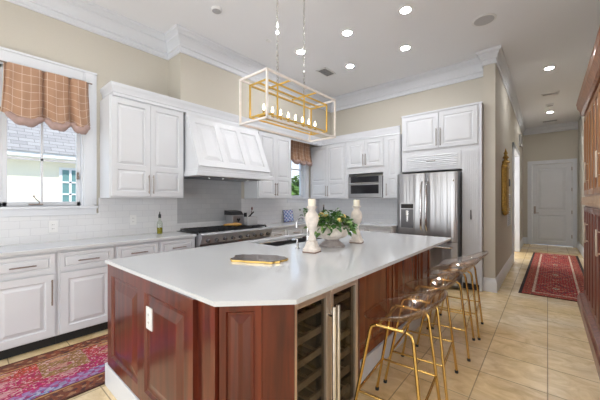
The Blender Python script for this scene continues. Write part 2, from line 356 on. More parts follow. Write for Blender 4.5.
# tile backsplash
m=MB(); wallx(m,XL,XL+.012,-.6,YB,[(-.5,1.04,0.9,1.2),(4.25,4.95,.9,1.3)],1.375)
m.b.free(); m=MB()
m.box((XL,-.6,.905),(XL+.012,1.04,1.2)); m.box((XL,1.04,.905),(XL+.012,1.98,1.375)); m.box((XL,3.10,.905),(XL+.012,4.27,1.375)); m.box((XL,1.98,.905),(XL+.012,3.10,1.02)); m.box((XL,4.27,.905),(XL+.012,YB,1.30)); m.box((XL,4.90,1.3),(XL+.012,YB,1.375))
struct('trim_4',m,TILEL)
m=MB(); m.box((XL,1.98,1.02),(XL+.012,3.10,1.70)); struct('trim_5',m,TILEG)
m=MB(); m.box((XL+.013,YB-.012,.905),(-1.93,YB,1.40)); struct('trim_6',m,TILEB)

# windows
def window(name,y0,y1,z0,z1,sashes,zm,casing=.1):
    # casing
    m=MB(FL(XL)); 
    c=casing
    for a,b in (((y0-c,z0-.0),(y0,z1+c)),((y1,z0-.0),(y1+c,z1+c))): m.box((a[0],0,a[1]),(b[0],-.022,b[1]),.004); m.box((a[0]+.012,-.02,a[1]),(b[0]-.03,-.032,b[1]),.004)
    m.box((y0,0,z1),(y1,-.022,z1+c),.004); m.box((y0-c-.004,0,z1+c-.025),(y1+c+.004,-.036,z1+c),.006)
    m.box((y0-c,0,z0-.1),(y1+c,-.02,z0-.02),.004); m.box((y0-c-.01,.12,z0-.03),(y1+c+.01,-.035,z0+.0),.006)
    # jambs
    m.box((y0,0,z0),(y0+.012,.14,z1)); m.box((y1-.012,0,z0),(y1,.14,z1)); m.box((y0,0,z1-.012),(y1,.14,z1))
    w=struct(name,m,TRIM)
    f=MB(FL(XL-.05)); g=MB(FL(XL-.065))
    for (a,b,mull) in sashes:
        t=.036
        f.box((a,0,z0),(a+t,.04,z1-.012),.004); f.box((b-t,0,z0),(b,.04,z1-.012),.004); f.box((a,0,z0),(b,.04,z0+t+.012),.004); f.box((a,0,z1-t-.012),(b,.04,z1-.012),.004)
        for q in mull: f.box((q-.01,.005,z0),(q+.01,.035,z1-.02))
        for q in zm: f.box((a,.005,q-.011),(b,.035,q+.011))
        g.box((a+t,.0,z0+t),(b-t,.004,z1-t))
    struct('window_frame',f,TRIM,None,w); struct('window_pane',g,PANE,None,w)
    return w
w1=window('window_1',W1[0],W1[1],W1[2],W1[3],[(-.308,.262,(-.02,)),(.262,.883,(.555,))],(1.77,2.24),.125)
m=MB(FL(XL-.045)); m.box((.45,0,1.30),(.56,-.03,1.312),.002); m.tube([(.53,-.02,1.31),(.53,-.035,1.33),(.50,-.05,1.36),(.485,-.05,1.385)],.005,8); m.tube([(.485,-.06,1.39),(.485,-.04,1.385)],.009,8); m.build('window_crank',NICKEL,w1)
m=MB(FL(XL-.045)); m.box((.845,0,1.58),(.865,-.015,1.66),.003); m.tube([(.855,-.015,1.63),(.857,-.035,1.61),(.86,-.04,1.58)],.005,8); m.build('window_latch',NICKEL,w1)
w2=window('window_2',W2[0],W2[1],W2[2],W2[3],[(W2[0]+.012,W2[1]-.012,())],(1.99,),.12)

# end-of-hall door
d=MB(FB(11.35)); d.box((-.36,-0,0),(-.47,-.03,2.53),.006); d.box((.54,0,0),(.64,-.03,2.53),.006); d.box((-.47,0,2.42),(.64,-.032,2.53),.006)
dr=struct('door_1',d,TRIM)
d=MB(FB(11.37)); d.door(-.355,.01,.535,2.415,-.04,.045,.12,[.40],1,'raised',.035,.15); d.build('door_panel',WHITE,dr)
d=MB(FB(11.36)); d.box((-.32,.0,.98),(-.27,-.02,1.16),.003); d.tube([(-.295,-.02,.96),(-.295,-.06,.96)],.011,8); d.tube([(-.295,-.055,.96),(-.20,-.055,.96)],.01,8); d.tube([(-.295,-.0,.96),(-.295,-.02,.96)],.028,12); d.build('door_handle',NICKEL,dr,40)
for hz in (.25,.95,1.6,2.2):
    d=MB(FB(11.36)); d.box((.52,.0,hz),(.545,-.014,hz+.1),.003); d.build('hinge',NICKEL,dr)

# ---------------- cabinets ----------------
CF=-3.44   # left run face
def fin(mb,name,parent,mat=WHITE): return mb.build(name,mat,parent)
def base_unit(F,u0,u1,depth,label,loc,drawer=True,hand='R',group='white base cabinets',doors=1):
    t=thing('base_cabinet',loc,label,'cabinet',group)
    m=MB(F); m.box((u0+.001,0,.10),(u1-.001,depth,.883)); fin(m,'body',t)
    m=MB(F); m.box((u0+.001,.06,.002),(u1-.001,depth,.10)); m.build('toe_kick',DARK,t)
    dz=.685
    m=MB(F); m.door(u0+.02,dz+.01,u1-.02,.86,0,.02,.03,None,1,'raised',.008); dw=fin(m,'drawer',t)
    m=MB(F); pull(m,(u0+u1)/2,.085,.775,.02,vert=False); m.build('handle',NICKEL,dw,40)
    W=(u1-u0-.04)/doors
    for k in range(doors):
        a=u0+.02+k*W; b=a+W-(.003 if doors>1 else 0)
        m=MB(F); m.door(a,.115,b,dz-.012,0,.02,.06,None,1,'raised',.018); dd=fin(m,'door',t)
        hu=(b-.022) if (hand=='R') ^ (k==1) else a+.022
        m=MB(F); pull(m,hu,.40,.63,.02); m.build('handle',NICKEL,dd,40)
    return t
FLc=FL(CF)
base_unit(FLc,.115,.58,.5,'white raised panel base cabinet at the left edge of the photo',(CF,.35,0),hand='R')
base_unit(FLc,-.46,.115,.5,'white base cabinet farthest left along the window wall',(CF,-.2,0),hand='R')
base_unit(FLc,.58,1.05,.5,'white base cabinet beside the corner of the island under the left window end',(CF,.8,0),hand='R')
base_unit(FLc,1.05,1.50,.5,'white base cabinet whose drawer shows just above the island corner',(CF,1.27,0),hand='R')
base_unit(FLc,1.50,1.955,.5,'white base cabinet directly left of the gas range',(CF,1.7,0),hand='L')
base_unit(FLc,3.185,3.66,.5,'white base cabinet directly right of the gas range',(CF,3.4,0),hand='L')
base_unit(FLc,3.66,4.13,.5,'white base cabinet under the blue and white picture',(CF,3.9,0),hand='R')
FBc=FB(4.70)
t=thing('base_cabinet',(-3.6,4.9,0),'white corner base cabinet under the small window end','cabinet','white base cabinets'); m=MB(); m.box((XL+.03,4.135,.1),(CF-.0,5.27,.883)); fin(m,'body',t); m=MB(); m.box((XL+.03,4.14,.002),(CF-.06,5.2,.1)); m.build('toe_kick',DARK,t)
for a,b,l in ((CF+.002,-2.94,'white base cabinet in the back corner behind the island sink'),(-2.94,-2.44,'white base cabinet behind the leafy planter on the back wall'),(-2.44,-1.96,'white base cabinet beside the refrigerator')):
    base_unit(FBc,a,b,.57,l,((a+b)/2,4.75,0))
# worktops
m=MB(); m.box((XL+.013,-.6,.884),(-3.40,1.955,.915),.004); tag(m.build('worktop',QUARTZ,org=(-3.7,.6,.884)),'white quartz worktop along the window wall left of the range','worktop')
m=MB(); m.prism([(XL+.013,3.185),(-3.40,3.185),(-3.40,4.66),(-1.962,4.66),(-1.962,YB-.013),(XL+.013,YB-.013)],2,.884,.915); tag(m.build('worktop',QUARTZ,org=(-3.7,4.9,.884)),'white quartz L shaped worktop in the back corner right of the range','worktop')

# upper cabinets, left run
UF=-3.63
def pulls2(F,u,w0,w1,t,par,n0=.02):
    pass
def upper(F,u0,u1,z0,z1,depth,label,loc,ndoor=2,rows=(.30,),group='white upper cabinets',hands=None,hz=None,st=.055):
    t=thing('upper_cabinet',loc,label,'cabinet',group)
    m=MB(F); m.box((u0,0,z0),(u1,depth,z1)); fin(m,'body',t)
    W=(u1-u0-.03)/ndoor
    for k in range(ndoor):
        a=u0+.015+k*W+.0015; b=a+W-.003
        m=MB(F); m.door(a,z0+.02,b,z1-.02,0,.02,st,list(rows),1,'raised',.016); dd=fin(m,'door',t)
        h=(hands[k] if hands else ('R' if k==0 else 'L'))
        hu=b-.024 if h=='R' else a+.024
        q=hz or (z0+.05,z0+.27)
        m=MB(F); pull(m,hu,q[0],q[1],.02); m.build('handle',NICKEL,dd,40)
    return t
FU=FL(UF); UZ=1.375; UT=2.50
upper(FU,1.055,1.90,UZ,UT,.335,'white double door upper cabinet between the big window and the hood',(-3.8,1.47,UZ))
t=upper(FU,3.17,3.98,UZ,UT,.335,'white double door upper cabinet between the hood and the small window',(-3.8,3.57,UZ))
# filler boards behind the hood tops are part of the hood
FB2=FB(4.98)
upper(FB2,-3.950,-3.03,UZ,UT,.315,'white double door upper cabinet in the back corner beside the small window',(-3.3,5.1,UZ))
t=thing('microwave_cabinet',(-2.62,5.1,UZ),'white cabinet with two short doors above the built in microwave','cabinet')
m=MB(FB2); m.box((-3.03,0,UZ),(-2.99,.315,2.50)); m.box((-2.27,0,UZ),(-2.23,.315,2.50)); m.box((-2.99,0,UZ),(-2.27,.315,UZ+.015)); m.box((-2.99,0,1.86),(-2.27,.315,2.5)); fin(m,'body',t)
for a,b,h in ((-3.01,-2.632,'R'),(-2.628,-2.25,'L')):
    m=MB(FB2); m.door(a,1.98,b,2.48,0,.02,.06,None,1,'raised',.016); dd=fin(m,'door',t)
    m=MB(FB2); pull(m,b-.024 if h=='R' else a+.024,2.0,2.22,.02); m.build('handle',NICKEL,dd,40)
upper(FB2,-2.23,-1.952,UZ,UT,.315,'narrow single door white upper cabinet beside the refrigerator tower',(-2.08,5.1,UZ),1,(.34,),hands=('L',))
# microwave
t=thing('microwave',(-2.63,5.1,1.390),'stainless built in microwave with black window in the back wall cabinets','microwave')
m=MB(FB2); m.box((-2.98,-.0,1.395),(-2.28,.30,1.795)); m.build('body',STEELD,t)
m=MB(FB2); m.box((-2.98,0,1.395),(-2.28,-.03,1.6705),.004); dd=m.build('door',STEEL,t)
m=MB(FB2); m.box((-2.92,-.028,1.470),(-2.34,-.034,1.635),.002); m.build('window',BLACKG,dd)
m=MB(FB2); pull(m,-2.63,.31,1.670,.03,.011,.035,vert=False,over=.03); m.build('handle',CHROME,dd,40)
m=MB(FB2); m.box((-2.98,0,1.6708),(-2.28,-.03,1.795),.003); m.build('vent_strip',STEEL,t)
m=MB(FB2); m.box((-2.92,-.03,1.6705),(-2.34,-.034,1.795)); cp=m.build('control_panel',BLACKG,t)
# crown on the upper cabinets
CP=[(0,2.50),(.02,2.50),(.014,2.535),(.022,2.54),(.022,2.57),(.036,2.60),(.042,2.612),(.044,2.64),(0,2.64)]
m=MB(); m.sweep([(XL+.002,1.10),(UF,1.10),(UF,4.975),(-1.952,4.975)],CP); m.box((XL+.003,1.11,2.50),(UF-.001,1.858,2.56)); struct('trim_7',m,TRIM,30)
m=MB(); m.box((UF-.02,3.985,2.475),(UF,4.975,2.50)); struct('trim_8',m,TRIM)

# range hood
hx=-3.30
t=thing('range_hood',(-3.6,2.53,1.66),'white panelled sloping range hood above the gas range','range hood')
m=MB()
m.prism([(XL+.014,1.66),(hx,1.66),(hx,1.70),(hx-.012,1.715),(hx-.012,1.76),(UF+.02,2.44),(UF+.02,2.498),(XL+.014,2.498)],1,1.925,3.145)
m.b.free(); m=MB()
m.prism([(UF+.0,1.72),(hx-.012,1.72),(hx-.012,1.77),(UF+.03,2.45),(UF+.03,2.498),(UF,2.498)],1,1.925,3.145)
m.box((XL+.014,1.93,1.70),(UF,3.14,2.498)); body=fin(m,'canopy',t)
m=MB(); m.box((XL+.014,1.905,1.66),(hx,3.165,1.72),.006); m.box((XL+.02,1.915,1.72),(hx-.006,3.155,1.745),.006); fin(m,'lip',t)
# sloping face frame and three panels
p0=Vector((hx-.012,0,1.775)); p1=Vector((UF+.03,0,2.45)); L=(p1-p0).length; zz=(p1-p0).normalized(); nn=Vector((zz.z,0,-zz.x))
Fh=Matrix(((0,-nn.x,zz.x,p0.x),(1,-nn.y,zz.y,0),(0,-nn.z,zz.z,p0.z),(0,0,0,1)))
m=MB(Fh); m.door(1.928,.0,3.142,L,-.012,.03,.085,None,3,'raised',.03,.075); fin(m,'front_panel',t)
m=MB(); m.box((-3.9,2.05,1.652),(-3.38,3.02,1.661)); ff=m.build('filter',STEELD,t)
for k in range(4):
    m=MB(); m.lathe((-3.5,2.2+.22*k,1.64),[(.02,0),(.028,.004),(.028,.014)],14); m.build('hood_lamp',CHROME,t)

# gas range
t=thing('gas_range',(-3.6,2.57,0),'wide stainless gas range with black grates under the white hood','range')
rx=-3.32
m=MB(); m.box((XL+.02,1.965,.1),(rx-.03,3.175,.90),.004); m.build('body',STEEL,t)
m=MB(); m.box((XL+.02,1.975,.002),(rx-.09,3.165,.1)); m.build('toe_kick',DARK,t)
m=MB(); m.prism([(rx-.03,.78),(rx+.0,.79),(rx+.03,.875),(rx+.035,.905),(rx+.01,.925),(rx-.05,.925),(rx-.05,.78)],1,1.962,3.178); cpn=m.build('control_panel',M_('satin_steel',(.42,.43,.45),.45,.7),t,35)
for k in range(9):
    y=2.05+.13*k
    m=MB(); m.tube([(rx+.008,y,.835),(rx+.05,y,.823)],[.026,.022],14); kb=m.build('knob',STEELD,t,40)
for a,b in ((1.98,2.62),(2.64,3.16)):
    m=MB(FL(rx-.03)); m.box((a,0,.14),(b,-.03,.76),.005); dd=m.build('oven_door',STEEL,t)
    m=MB(FL(rx-.03)); m.box((a+.1,-.028,.28),(b-.1,-.034,.58)); m.build('oven_window',BLACKG,dd)
    m=MB(FL(rx-.03)); pull(m,(a+b)/2,(b-a)/2-.04,.70,.03,.012,.045,vert=False,over=.04); m.build('handle',CHROME,dd,40)
m=MB(); m.box((XL+.02,1.965,.90),(rx-.05,3.175,.918),.003); m.build('cooktop',BLACK,t)
for i in range(4):
    y0=1.985+i*.298
    m=MB()
    for j in range(5): m.box((-3.90,y0+.01+j*.066,.935),(-3.41,y0+.022+j*.066,.952))
    for xx in (-3.90,-3.74,-3.58,-3.42): m.box((xx,y0+.01,.935),(xx+.014,y0+.286,.95)); 
    for xx in (-3.90,-3.42):
        for yy in (y0+.01,y0+.274): m.box((xx,yy,.917),(xx+.014,yy+.012,.936))
    m.build('grate',BLACK,t)
    for xx in (-3.80,-3.54):
        m=MB(); m.lathe((xx,y0+.148,.918),[(.045,0),(.045,.008),(.03,.014),(.0,.015)],16); m.build('burner',BLACK,t,40)
# things on the range
t=thing('toaster',(-3.70,2.76,.953),'small stainless toaster with a dark lid at the back of the range','toaster')
m=MB(); m.box((-3.78,2.66,.955),(-3.60,2.87,1.12),.015); m.build('body',STEEL,t)
m=MB(); m.prism([(-3.80,1.12),(-3.60,1.12),(-3.66,1.175),(-3.80,1.19)],1,2.65,2.87); m.build('lid',BLACK,t)
m=MB(FL(-3.60)); m.prism([(2.73,1.055),(2.745,1.07),(2.765,1.06),(2.785,1.07),(2.80,1.055),(2.765,1.01)],1,0.002,-.006); m.build('dial',BLACK,t)
t=thing('utensil_caddy',(-3.58,2.98,.953),'grey steel caddy holding black handled tools on the range','caddy')
m=MB(); m.box((-3.66,2.88,.955),(-3.52,3.08,1.085),.006); m.build('box',STEELD if False else GREYP,t)
m=MB(); m.tube([(-3.6,2.96,1.08),(-3.58,3.05,1.16)],.011,8); m.build('tool_handle',BLACK,t)
m=MB(); m.box((-3.64,2.90,1.08),(-3.61,2.94,1.15),.004); m.build('tool_handle',BLACK,t)
m=MB(); m.tube([(-3.62,3.02,1.08),(-3.62,3.05,1.20)],.004,8); m.lathe((-3.62,3.05,1.19),[(.008,0),(.013,.012),(.013,.035),(.006,.05)],10); m.build('tool_handle',CHERRYD,t)
t=thing('spoon_rest',(-3.56,2.66,.953),'small golden brown wooden spoon rest on the range grates','spoon rest')
m=MB(Matrix.Translation((0,0,.012))); m.tube([(-3.60,2.50,.972),(-3.58,2.58,.976),(-3.56,2.62,.972)],[.014,.018,.02],10); m.tube([(-3.56,2.62,.972),(-3.54,2.68,.975),(-3.52,2.76,.97)],[.02,.03,.012],10)
m.build('rest',wood('honey_wood',(.42,.22,.05),(.62,.36,.10),.5),t,50)

# refrigerator
fy=4.75
t=thing('refrigerator',(-1.45,4.95,0),'tall stainless french door refrigerator with water dispenser','refrigerator')
m=MB(); m.box((-1.925,fy+.075,.03),(-1.012,5.26,1.785)); m.build('body',STEELD,t)
def fdoor(name,x0,x1,z0,z1,par):
    pts=[]; n=10
    xc=(x0+x1)/2
    for i in range(n+1):
        q=i/n; x=x0+(x1-x0)*q; pts.append((x,fy+.022-.022*(1-(2*q-1)**4)**.5 if 0<q<1 else fy+.022))
    pts+= [(x1,fy+.07),(x0,fy+.07)]
    m=MB(); m.prism(pts,2,z0,z1); return m.build(name,STEEL,par,35)
dl=fdoor('door',-1.922,-1.478,.72,1.775,t); drr=fdoor('door',-1.472,-1.015,.72,1.775,t); fr=fdoor('freezer_drawer',-1.922,-1.015,.08,.71,t)
for u,par in ((-1.515,dl),(-1.435,drr)):
    m=MB(FB(fy)); m.tube([(u,0.005,.86),(u,-.05,.90),(u,-.062,1.0),(u,-.062,1.50),(u,-.05,1.60),(u,.005,1.64)],.015,10); m.build('handle',CHROME,par,50)
m=MB(FB(fy)); m.tube([(-1.82,.01,.64),(-1.80,-.05,.64),(-1.10,-.05,.64),(-1.08,.01,.64)],.014,10); m.build('handle',CHROME,fr,50)
m=MB(FB(fy)); m.box((-1.865,.01,.885),(-1.625,-.012,1.305),.006)
dp=m.build('dispenser',STEEL,dl)
m=MB(FB(fy)); m.box((-1.845,-.01,.90),(-1.645,-.014,1.20)); m.build('recess',STEELD,dp)
m=MB(FB(fy)); m.box((-1.845,-.012,1.215),(-1.645,-.016,1.285)); m.build('display',BLACKG,dp)
m=MB(FB(fy)); m.box((-1.76,-.012,1.10),(-1.72,-.035,1.18),.003); m.box((-1.755,-.012,1.0),(-1.725,-.03,1.1),.003); m.build('spout',CHROME,dp)
m=MB(FB(fy)); m.tube([(-1.06,-.0,1.64),(-1.06,-.006,1.64)],.013,14); m.build('badge',CHROME,drr)

# tall cabinet around the fridge
TF=5.0; F5=FB(TF)
t=thing('refrigerator_cabinet',(-1.3,5.15,0),'white cabinet tower built around and above the refrigerator','cabinet')
m=MB(F5); m.box((-1.95,0,.0),(-1.93,.29,1.83)); m.box((-1.93,0,1.83),(-.735,.29,2.80)); m.box((-1.0,0,0),(-.735,.29,1.83)); m.box((-1.935,.0,2.775),(-.73,-.018,2.805),.003); m.box((-.765,0,.0),(-.735,-.018,2.78),.003); fin(m,'body',t)
for a,b,h in ((-1.905,-1.335,'R'),(-1.325,-.79,'L')):
    m=MB(F5); m.door(a,2.19,b,2.755,0,.022,.06,None,1,'raised',.018); dd=fin(m,'door',t)
    m=MB(F5); pull(m,b-.026 if h=='R' else a+.026,2.22,2.50,.022); m.build('handle',NICKEL,dd,40)
m=MB(F5); m.box((-1.90,0,1.84),(-1.01,-.012,2.125),.002)
for k in range(7): m.prism([(-.012,1.885+k*.03),(-.022,1.89+k*.03),(-.012,1.908+k*.03)],0,-1.85,-1.06)
lv=fin(m,'louvre_panel',t)
m=MB(F5); pull(m,-1.44,.07,1.985,.022,vert=False); m.build('handle',NICKEL,lv,40)
m=MB(F5); m.box((-.985,0,.12),(-.775,-.014,2.125),.002)
for k in range(7): m.box((-.965+k*.026,-.014,.16),(-.965+k*.026+.018,-.018,2.09))
pd=fin(m,'pantry_door',t)
m=MB(F5); pull(m,-.875,1.06,1.2,.016,.008,.02); m.build('handle',STEELD,pd,40)
m=MB(F5); m.box((-.985,-.001,.0),(-.77,-.004,.09)); m.build('toe_kick',DARK,t)

# ---------------- island ----------------
ztop=.915; zt0=.893
isl=thing('kitchen_island',(-1.6,2.17,0),'dark cherry wood kitchen island with raised panels and white plinth','island')
# base body footprint: end face y=.71, diagonal corner, wine cooler bay, recessed seating side
IX0=-2.415; IY0=.715; IY1=3.62; DX,DY=-1.095,.742; EX,EY=-.868,.972; RX=-1.06; CY0,CY1=.985,1.60
m=MB(); m.box((IX0,IY0,.165),(RX-.35,IY1,.63)); m.box((IX0,IY0,.63),(RX-.35,1.86,zt0)); m.box((IX0,2.88,.63),(RX-.35,IY1,zt0)); m.box((-1.86,1.86,.63),(RX-.35,2.88,zt0))
m.box((RX-.36,1.625,.165),(RX-.025,IY1,zt0)); m.prism([(RX-.36,IY0),(DX,IY0),(DX,DY),(EX,EY),(EX,.980),(-1.41,.980)],2,.165,zt0)
m.build('body',CHERRY,isl)
m=MB(); m.box((IX0-.0,IY0+.03,.0),(RX-.05,.98,.165)); 
m.b.free()
m=MB(); m.box((IX0-.045,IY0-.03,0),(DX,IY0+.05,.16),.006); m.prism([(DX-.02,IY0-.03),(DX+.01,IY0-.03),(EX+.02,EY-.03),(EX+.02,.980),(DX-.02,.980)],2,0,.16); m.box((IX0-.045,IY0,0),(IX0+.05,IY1+.03,.16),.006); m.box((RX-.08,1.63,0),(RX+.02,IY1+.03,.16),.006); m.box((IX0,IY1-.05,0),(RX,IY1+.03,.16),.006)
m.build('plinth',TRIM,isl)
m=MB(FB(IY0)); m.door(IX0,.165,-1.235,zt0,-.002,.026,.075,None,2,'raised',.034,.10); m.build('end_panel',CHERRY,isl)
# diagonal
dv=Vector((EX-DX,EY-DY,0)); Ld=dv.length; dv.normalize(); nv=Vector((dv.y,-dv.x,0))
Fd=Matrix(((dv.x,-nv.x,0,DX),(dv.y,-nv.y,0,DY),(0,0,1,0),(0,0,0,1)))
m=MB(Fd); m.door(.0,.165,Ld*.56,zt0,-.002,.024,.028,None,1,'raised',.022); m.box((Ld*.56,.004,.165),(Ld,-.012,zt0)); m.build('corner_panel',CHERRY,isl)
m=MB(FL(RX-.025)); m.box((1.625,.0,.165),(3.62,-.004,zt0)); m.door(1.64,.165,2.62-.02,zt0,0,.024,.08,None,1,'flat',.02)
m.b.free()
m=MB(FL(RX-.025)); m.box((1.63,0,.165),(3.62,-.006,zt0)); m.build('side_backing',CHERRYD,isl)
for a,b in ((1.64,2.49),(2.515,3.185),(3.21,3.61)):
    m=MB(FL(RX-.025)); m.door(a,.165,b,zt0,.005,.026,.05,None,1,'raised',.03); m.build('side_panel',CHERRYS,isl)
m=MB(FL(IX0)); 
Fm=FR(IX0); m=MB(Fm); m.door(-1.84,.165,-IY0,zt0,-.002,.02,.08,None,2,'raised',.02,.09); m.build('rear_panel',CHERRY,isl)
m=MB(Fm); m.door(-IY1,.165,-2.9,zt0,-.002,.02,.08,None,1,'raised',.02); m.build('rear_panel',CHERRY,isl)
m=MB(); m.box((RX-.02,1.618,.165),(EX-.03,1.634,zt0)); m.build('gable_panel',CHERRYD,isl)
# outlet on island
def outlet(F,u,w,label,W=.075,H=.12,nroc=1):
    p=F@Vector((u,0,w)); t=thing('wall_outlet',p,label,'outlet')
    m=MB(F); m.box((u-W/2,.0,w-H/2),(u+W/2,-.006,w+H/2),.002); m.build('plate',PLASTIC,t)
    for dz in (-.022,.022):
        m=MB(F); m.box((u-.016,-.005,w+dz-.015),(u+.016,-.008,w+dz+.015),.001); s=m.build('socket',PLASTIC,t)
        m=MB(F); m.box((u-.008,-.008,w+dz-.005),(u-.005,-.0085,w+dz+.005)); m.box((u+.005,-.008,w+dz-.005),(u+.008,-.0085,w+dz+.005)); m.build('slot',STEELD,s)
outlet(FB(IY0-.0235),-1.70,.685,'white outlet on the red wood end panel of the island',.075,.125)
outlet(FL(XL+.012),.634,1.07,'white outlet on the tile below the big window')
outlet(FL(XL+.012),1.408,1.10,'white outlet on the tile below the left upper cabinet')
# countertop with sink cut-out (pieces in one mesh)
SX0,SX1,SY0,SY1=-2.31,-1.93,1.93,2.80
m=MB(); cx0,cx1=-2.44,-.835; cy0,cy1=.682,3.68
m.prism([(cx0,cy0),(-1.085,.705),(cx1,.955),(cx1,SY0),(cx0,SY0)],2,zt0,ztop)
m.box((SX1,SY0,zt0),(cx1,SY1,ztop)); m.box((cx0,SY0,zt0),(SX0,SY1,ztop)); m.box((cx0,SY1,zt0),(cx1,cy1,ztop))
bmesh.ops.remove_doubles(m.b,verts=list(m.b.verts),dist=1e-4)
tag(m.build('island_countertop',QUARTZ,org=(-1.6,2.17,zt0)),'white quartz island countertop with clipped front corner','countertop')
# sink
t=thing('kitchen_sink',(-2.12,2.36,.66),'undermount stainless sink sunk into the island countertop','sink')
m=MB(); th=.008
m.box((SX0-.01,SY0-.01,.66),(SX1+.01,SY1+.01,.672)); m.box((SX0-.012,SY0-.012,.66),(SX0,SY1+.012,.881)); m.box((SX1,SY0-.012,.66),(SX1+.012,SY1+.012,.881)); m.box((SX0,SY0-.012,.66),(SX1,SY0,.881)); m.box((SX0,SY1,.66),(SX1,SY1+.012,.881)); m.build('basin',brushed('sink_steel',(.30,.30,.31),.35),t)
m=MB(); m.lathe((-2.12,2.36,.672),[(.045,0),(.04,.004),(.02,.002),(0,.002)],18); m.build('drain',CHROME,t,40)
# faucet
t=thing('bridge_faucet',(-1.86,2.30,.915),'chrome gooseneck faucet on the island behind the front candlestick','faucet')
m=MB(); m.lathe((-1.86,2.30,.915),[(.028,0),(.028,.01),(.016,.02),(.014,.07)],16); m.build('base',CHROME,t,40)
pts=[(-1.86,2.30,.98)]+[(-1.86-.075*(1-math.cos(a)),2.30,1.10+.075*math.sin(a)) for a in [PI*k/10 for k in range(11)]]+[(-2.01,2.30,1.06)]
m=MB(); m.tube(pts,.011,10); m.build('spout',CHROME,t,50)
m=MB(); m.tube([(-1.86,2.30,1.0),(-1.82,2.27,1.02),(-1.80,2.255,1.05)],.006,8); m.build('lever',CHROME,t,50)
t=thing('soap_dispenser',(-1.70,1.955,.915),'small chrome soap pump on the island countertop beside the sink','soap dispenser')
m=MB(); m.lathe((-1.70,1.955,.915),[(.022,0),(.022,.008),(.013,.016),(.012,.055),(.007,.06),(.006,.085)],14); m.build('base',CHROME,t,40)
m=MB(); m.tube([(-1.70,1.955,.995),(-1.72,1.955,1.0),(-1.76,1.955,.99)],.007,8); m.build('nozzle',CHROME,t,40)

# wine cooler
t=thing('wine_cooler',(-1.15,1.30,0),'two door stainless wine cooler with wood racks built into the island side','wine cooler')
m=MB(); x0=-1.40; xf=-.93
m.box((x0,CY0+.005,.06),(x0+.02,CY1,zt0-.004)); m.box((x0,CY0+.005,.06),(xf,CY0+.03,zt0-.004)); m.box((x0,CY1-.025,.06),(xf,CY1,zt0-.004)); m.box((x0,CY0+.005,zt0-.03),(xf,CY1,zt0-.004)); m.box((x0,CY0+.005,.04),(xf,CY1,.10)); m.box((x0,1.285,.06),(xf,1.30,zt0-.004)); m.build('body',BLACK,t)
m=MB(); m.box((xf-.005,CY0-.003,.03),(xf+.03,CY0+.007,zt0-.004)); m.build('side_strip',DARK,t)
m=MB(); m.box((xf-.03,CY0+.01,.0),(xf-.01,CY1-.005,.10)); m.build('grille',STEELD,t)
for ys,ye in ((CY0+.035,1.283),(1.302,CY1-.028)):
    for k in range(6):
        m=MB(); z=.17+k*.115; m.box((xf-.02,ys,z),(xf-.005,ye,z+.035),.002)
        for j in range(4): yy=ys+.01+j*(ye-ys-.03)/3; m.box((x0+.03,yy,z+.005),(xf-.02,yy+.01,z+.018))
        m.build('rack',RACK,t)
Fw=FL(xf)
for k,(a,b) in enumerate(((CY0+.008,1.290),(1.297,CY1-.002))):
    m=MB(Fw); f=.030; m.box((a,-.004,.11),(a+f,-.04,zt0-.008),.003); m.box((b-f,-.004,.11),(b,-.04,zt0-.008),.003); m.box((a+f,-.004,.11),(b-f,-.04,.11+f),.003); m.box((a+f,-.004,zt0-.008-f-.02),(b-f,-.04,zt0-.008),.003); dd=m.build('door',STEELW,t)
    m=MB(Fw); m.box((a+f,-.018,.11+f),(b-f,-.024,zt0-.06)); m.build('pane',SMOKE,dd)
    u=b-.016 if k==0 else a+.016
    m=MB(Fw); pull(m,u,.16,.79,.04,.011,.038,over=.05); m.build('handle',CHROME,dd,40)

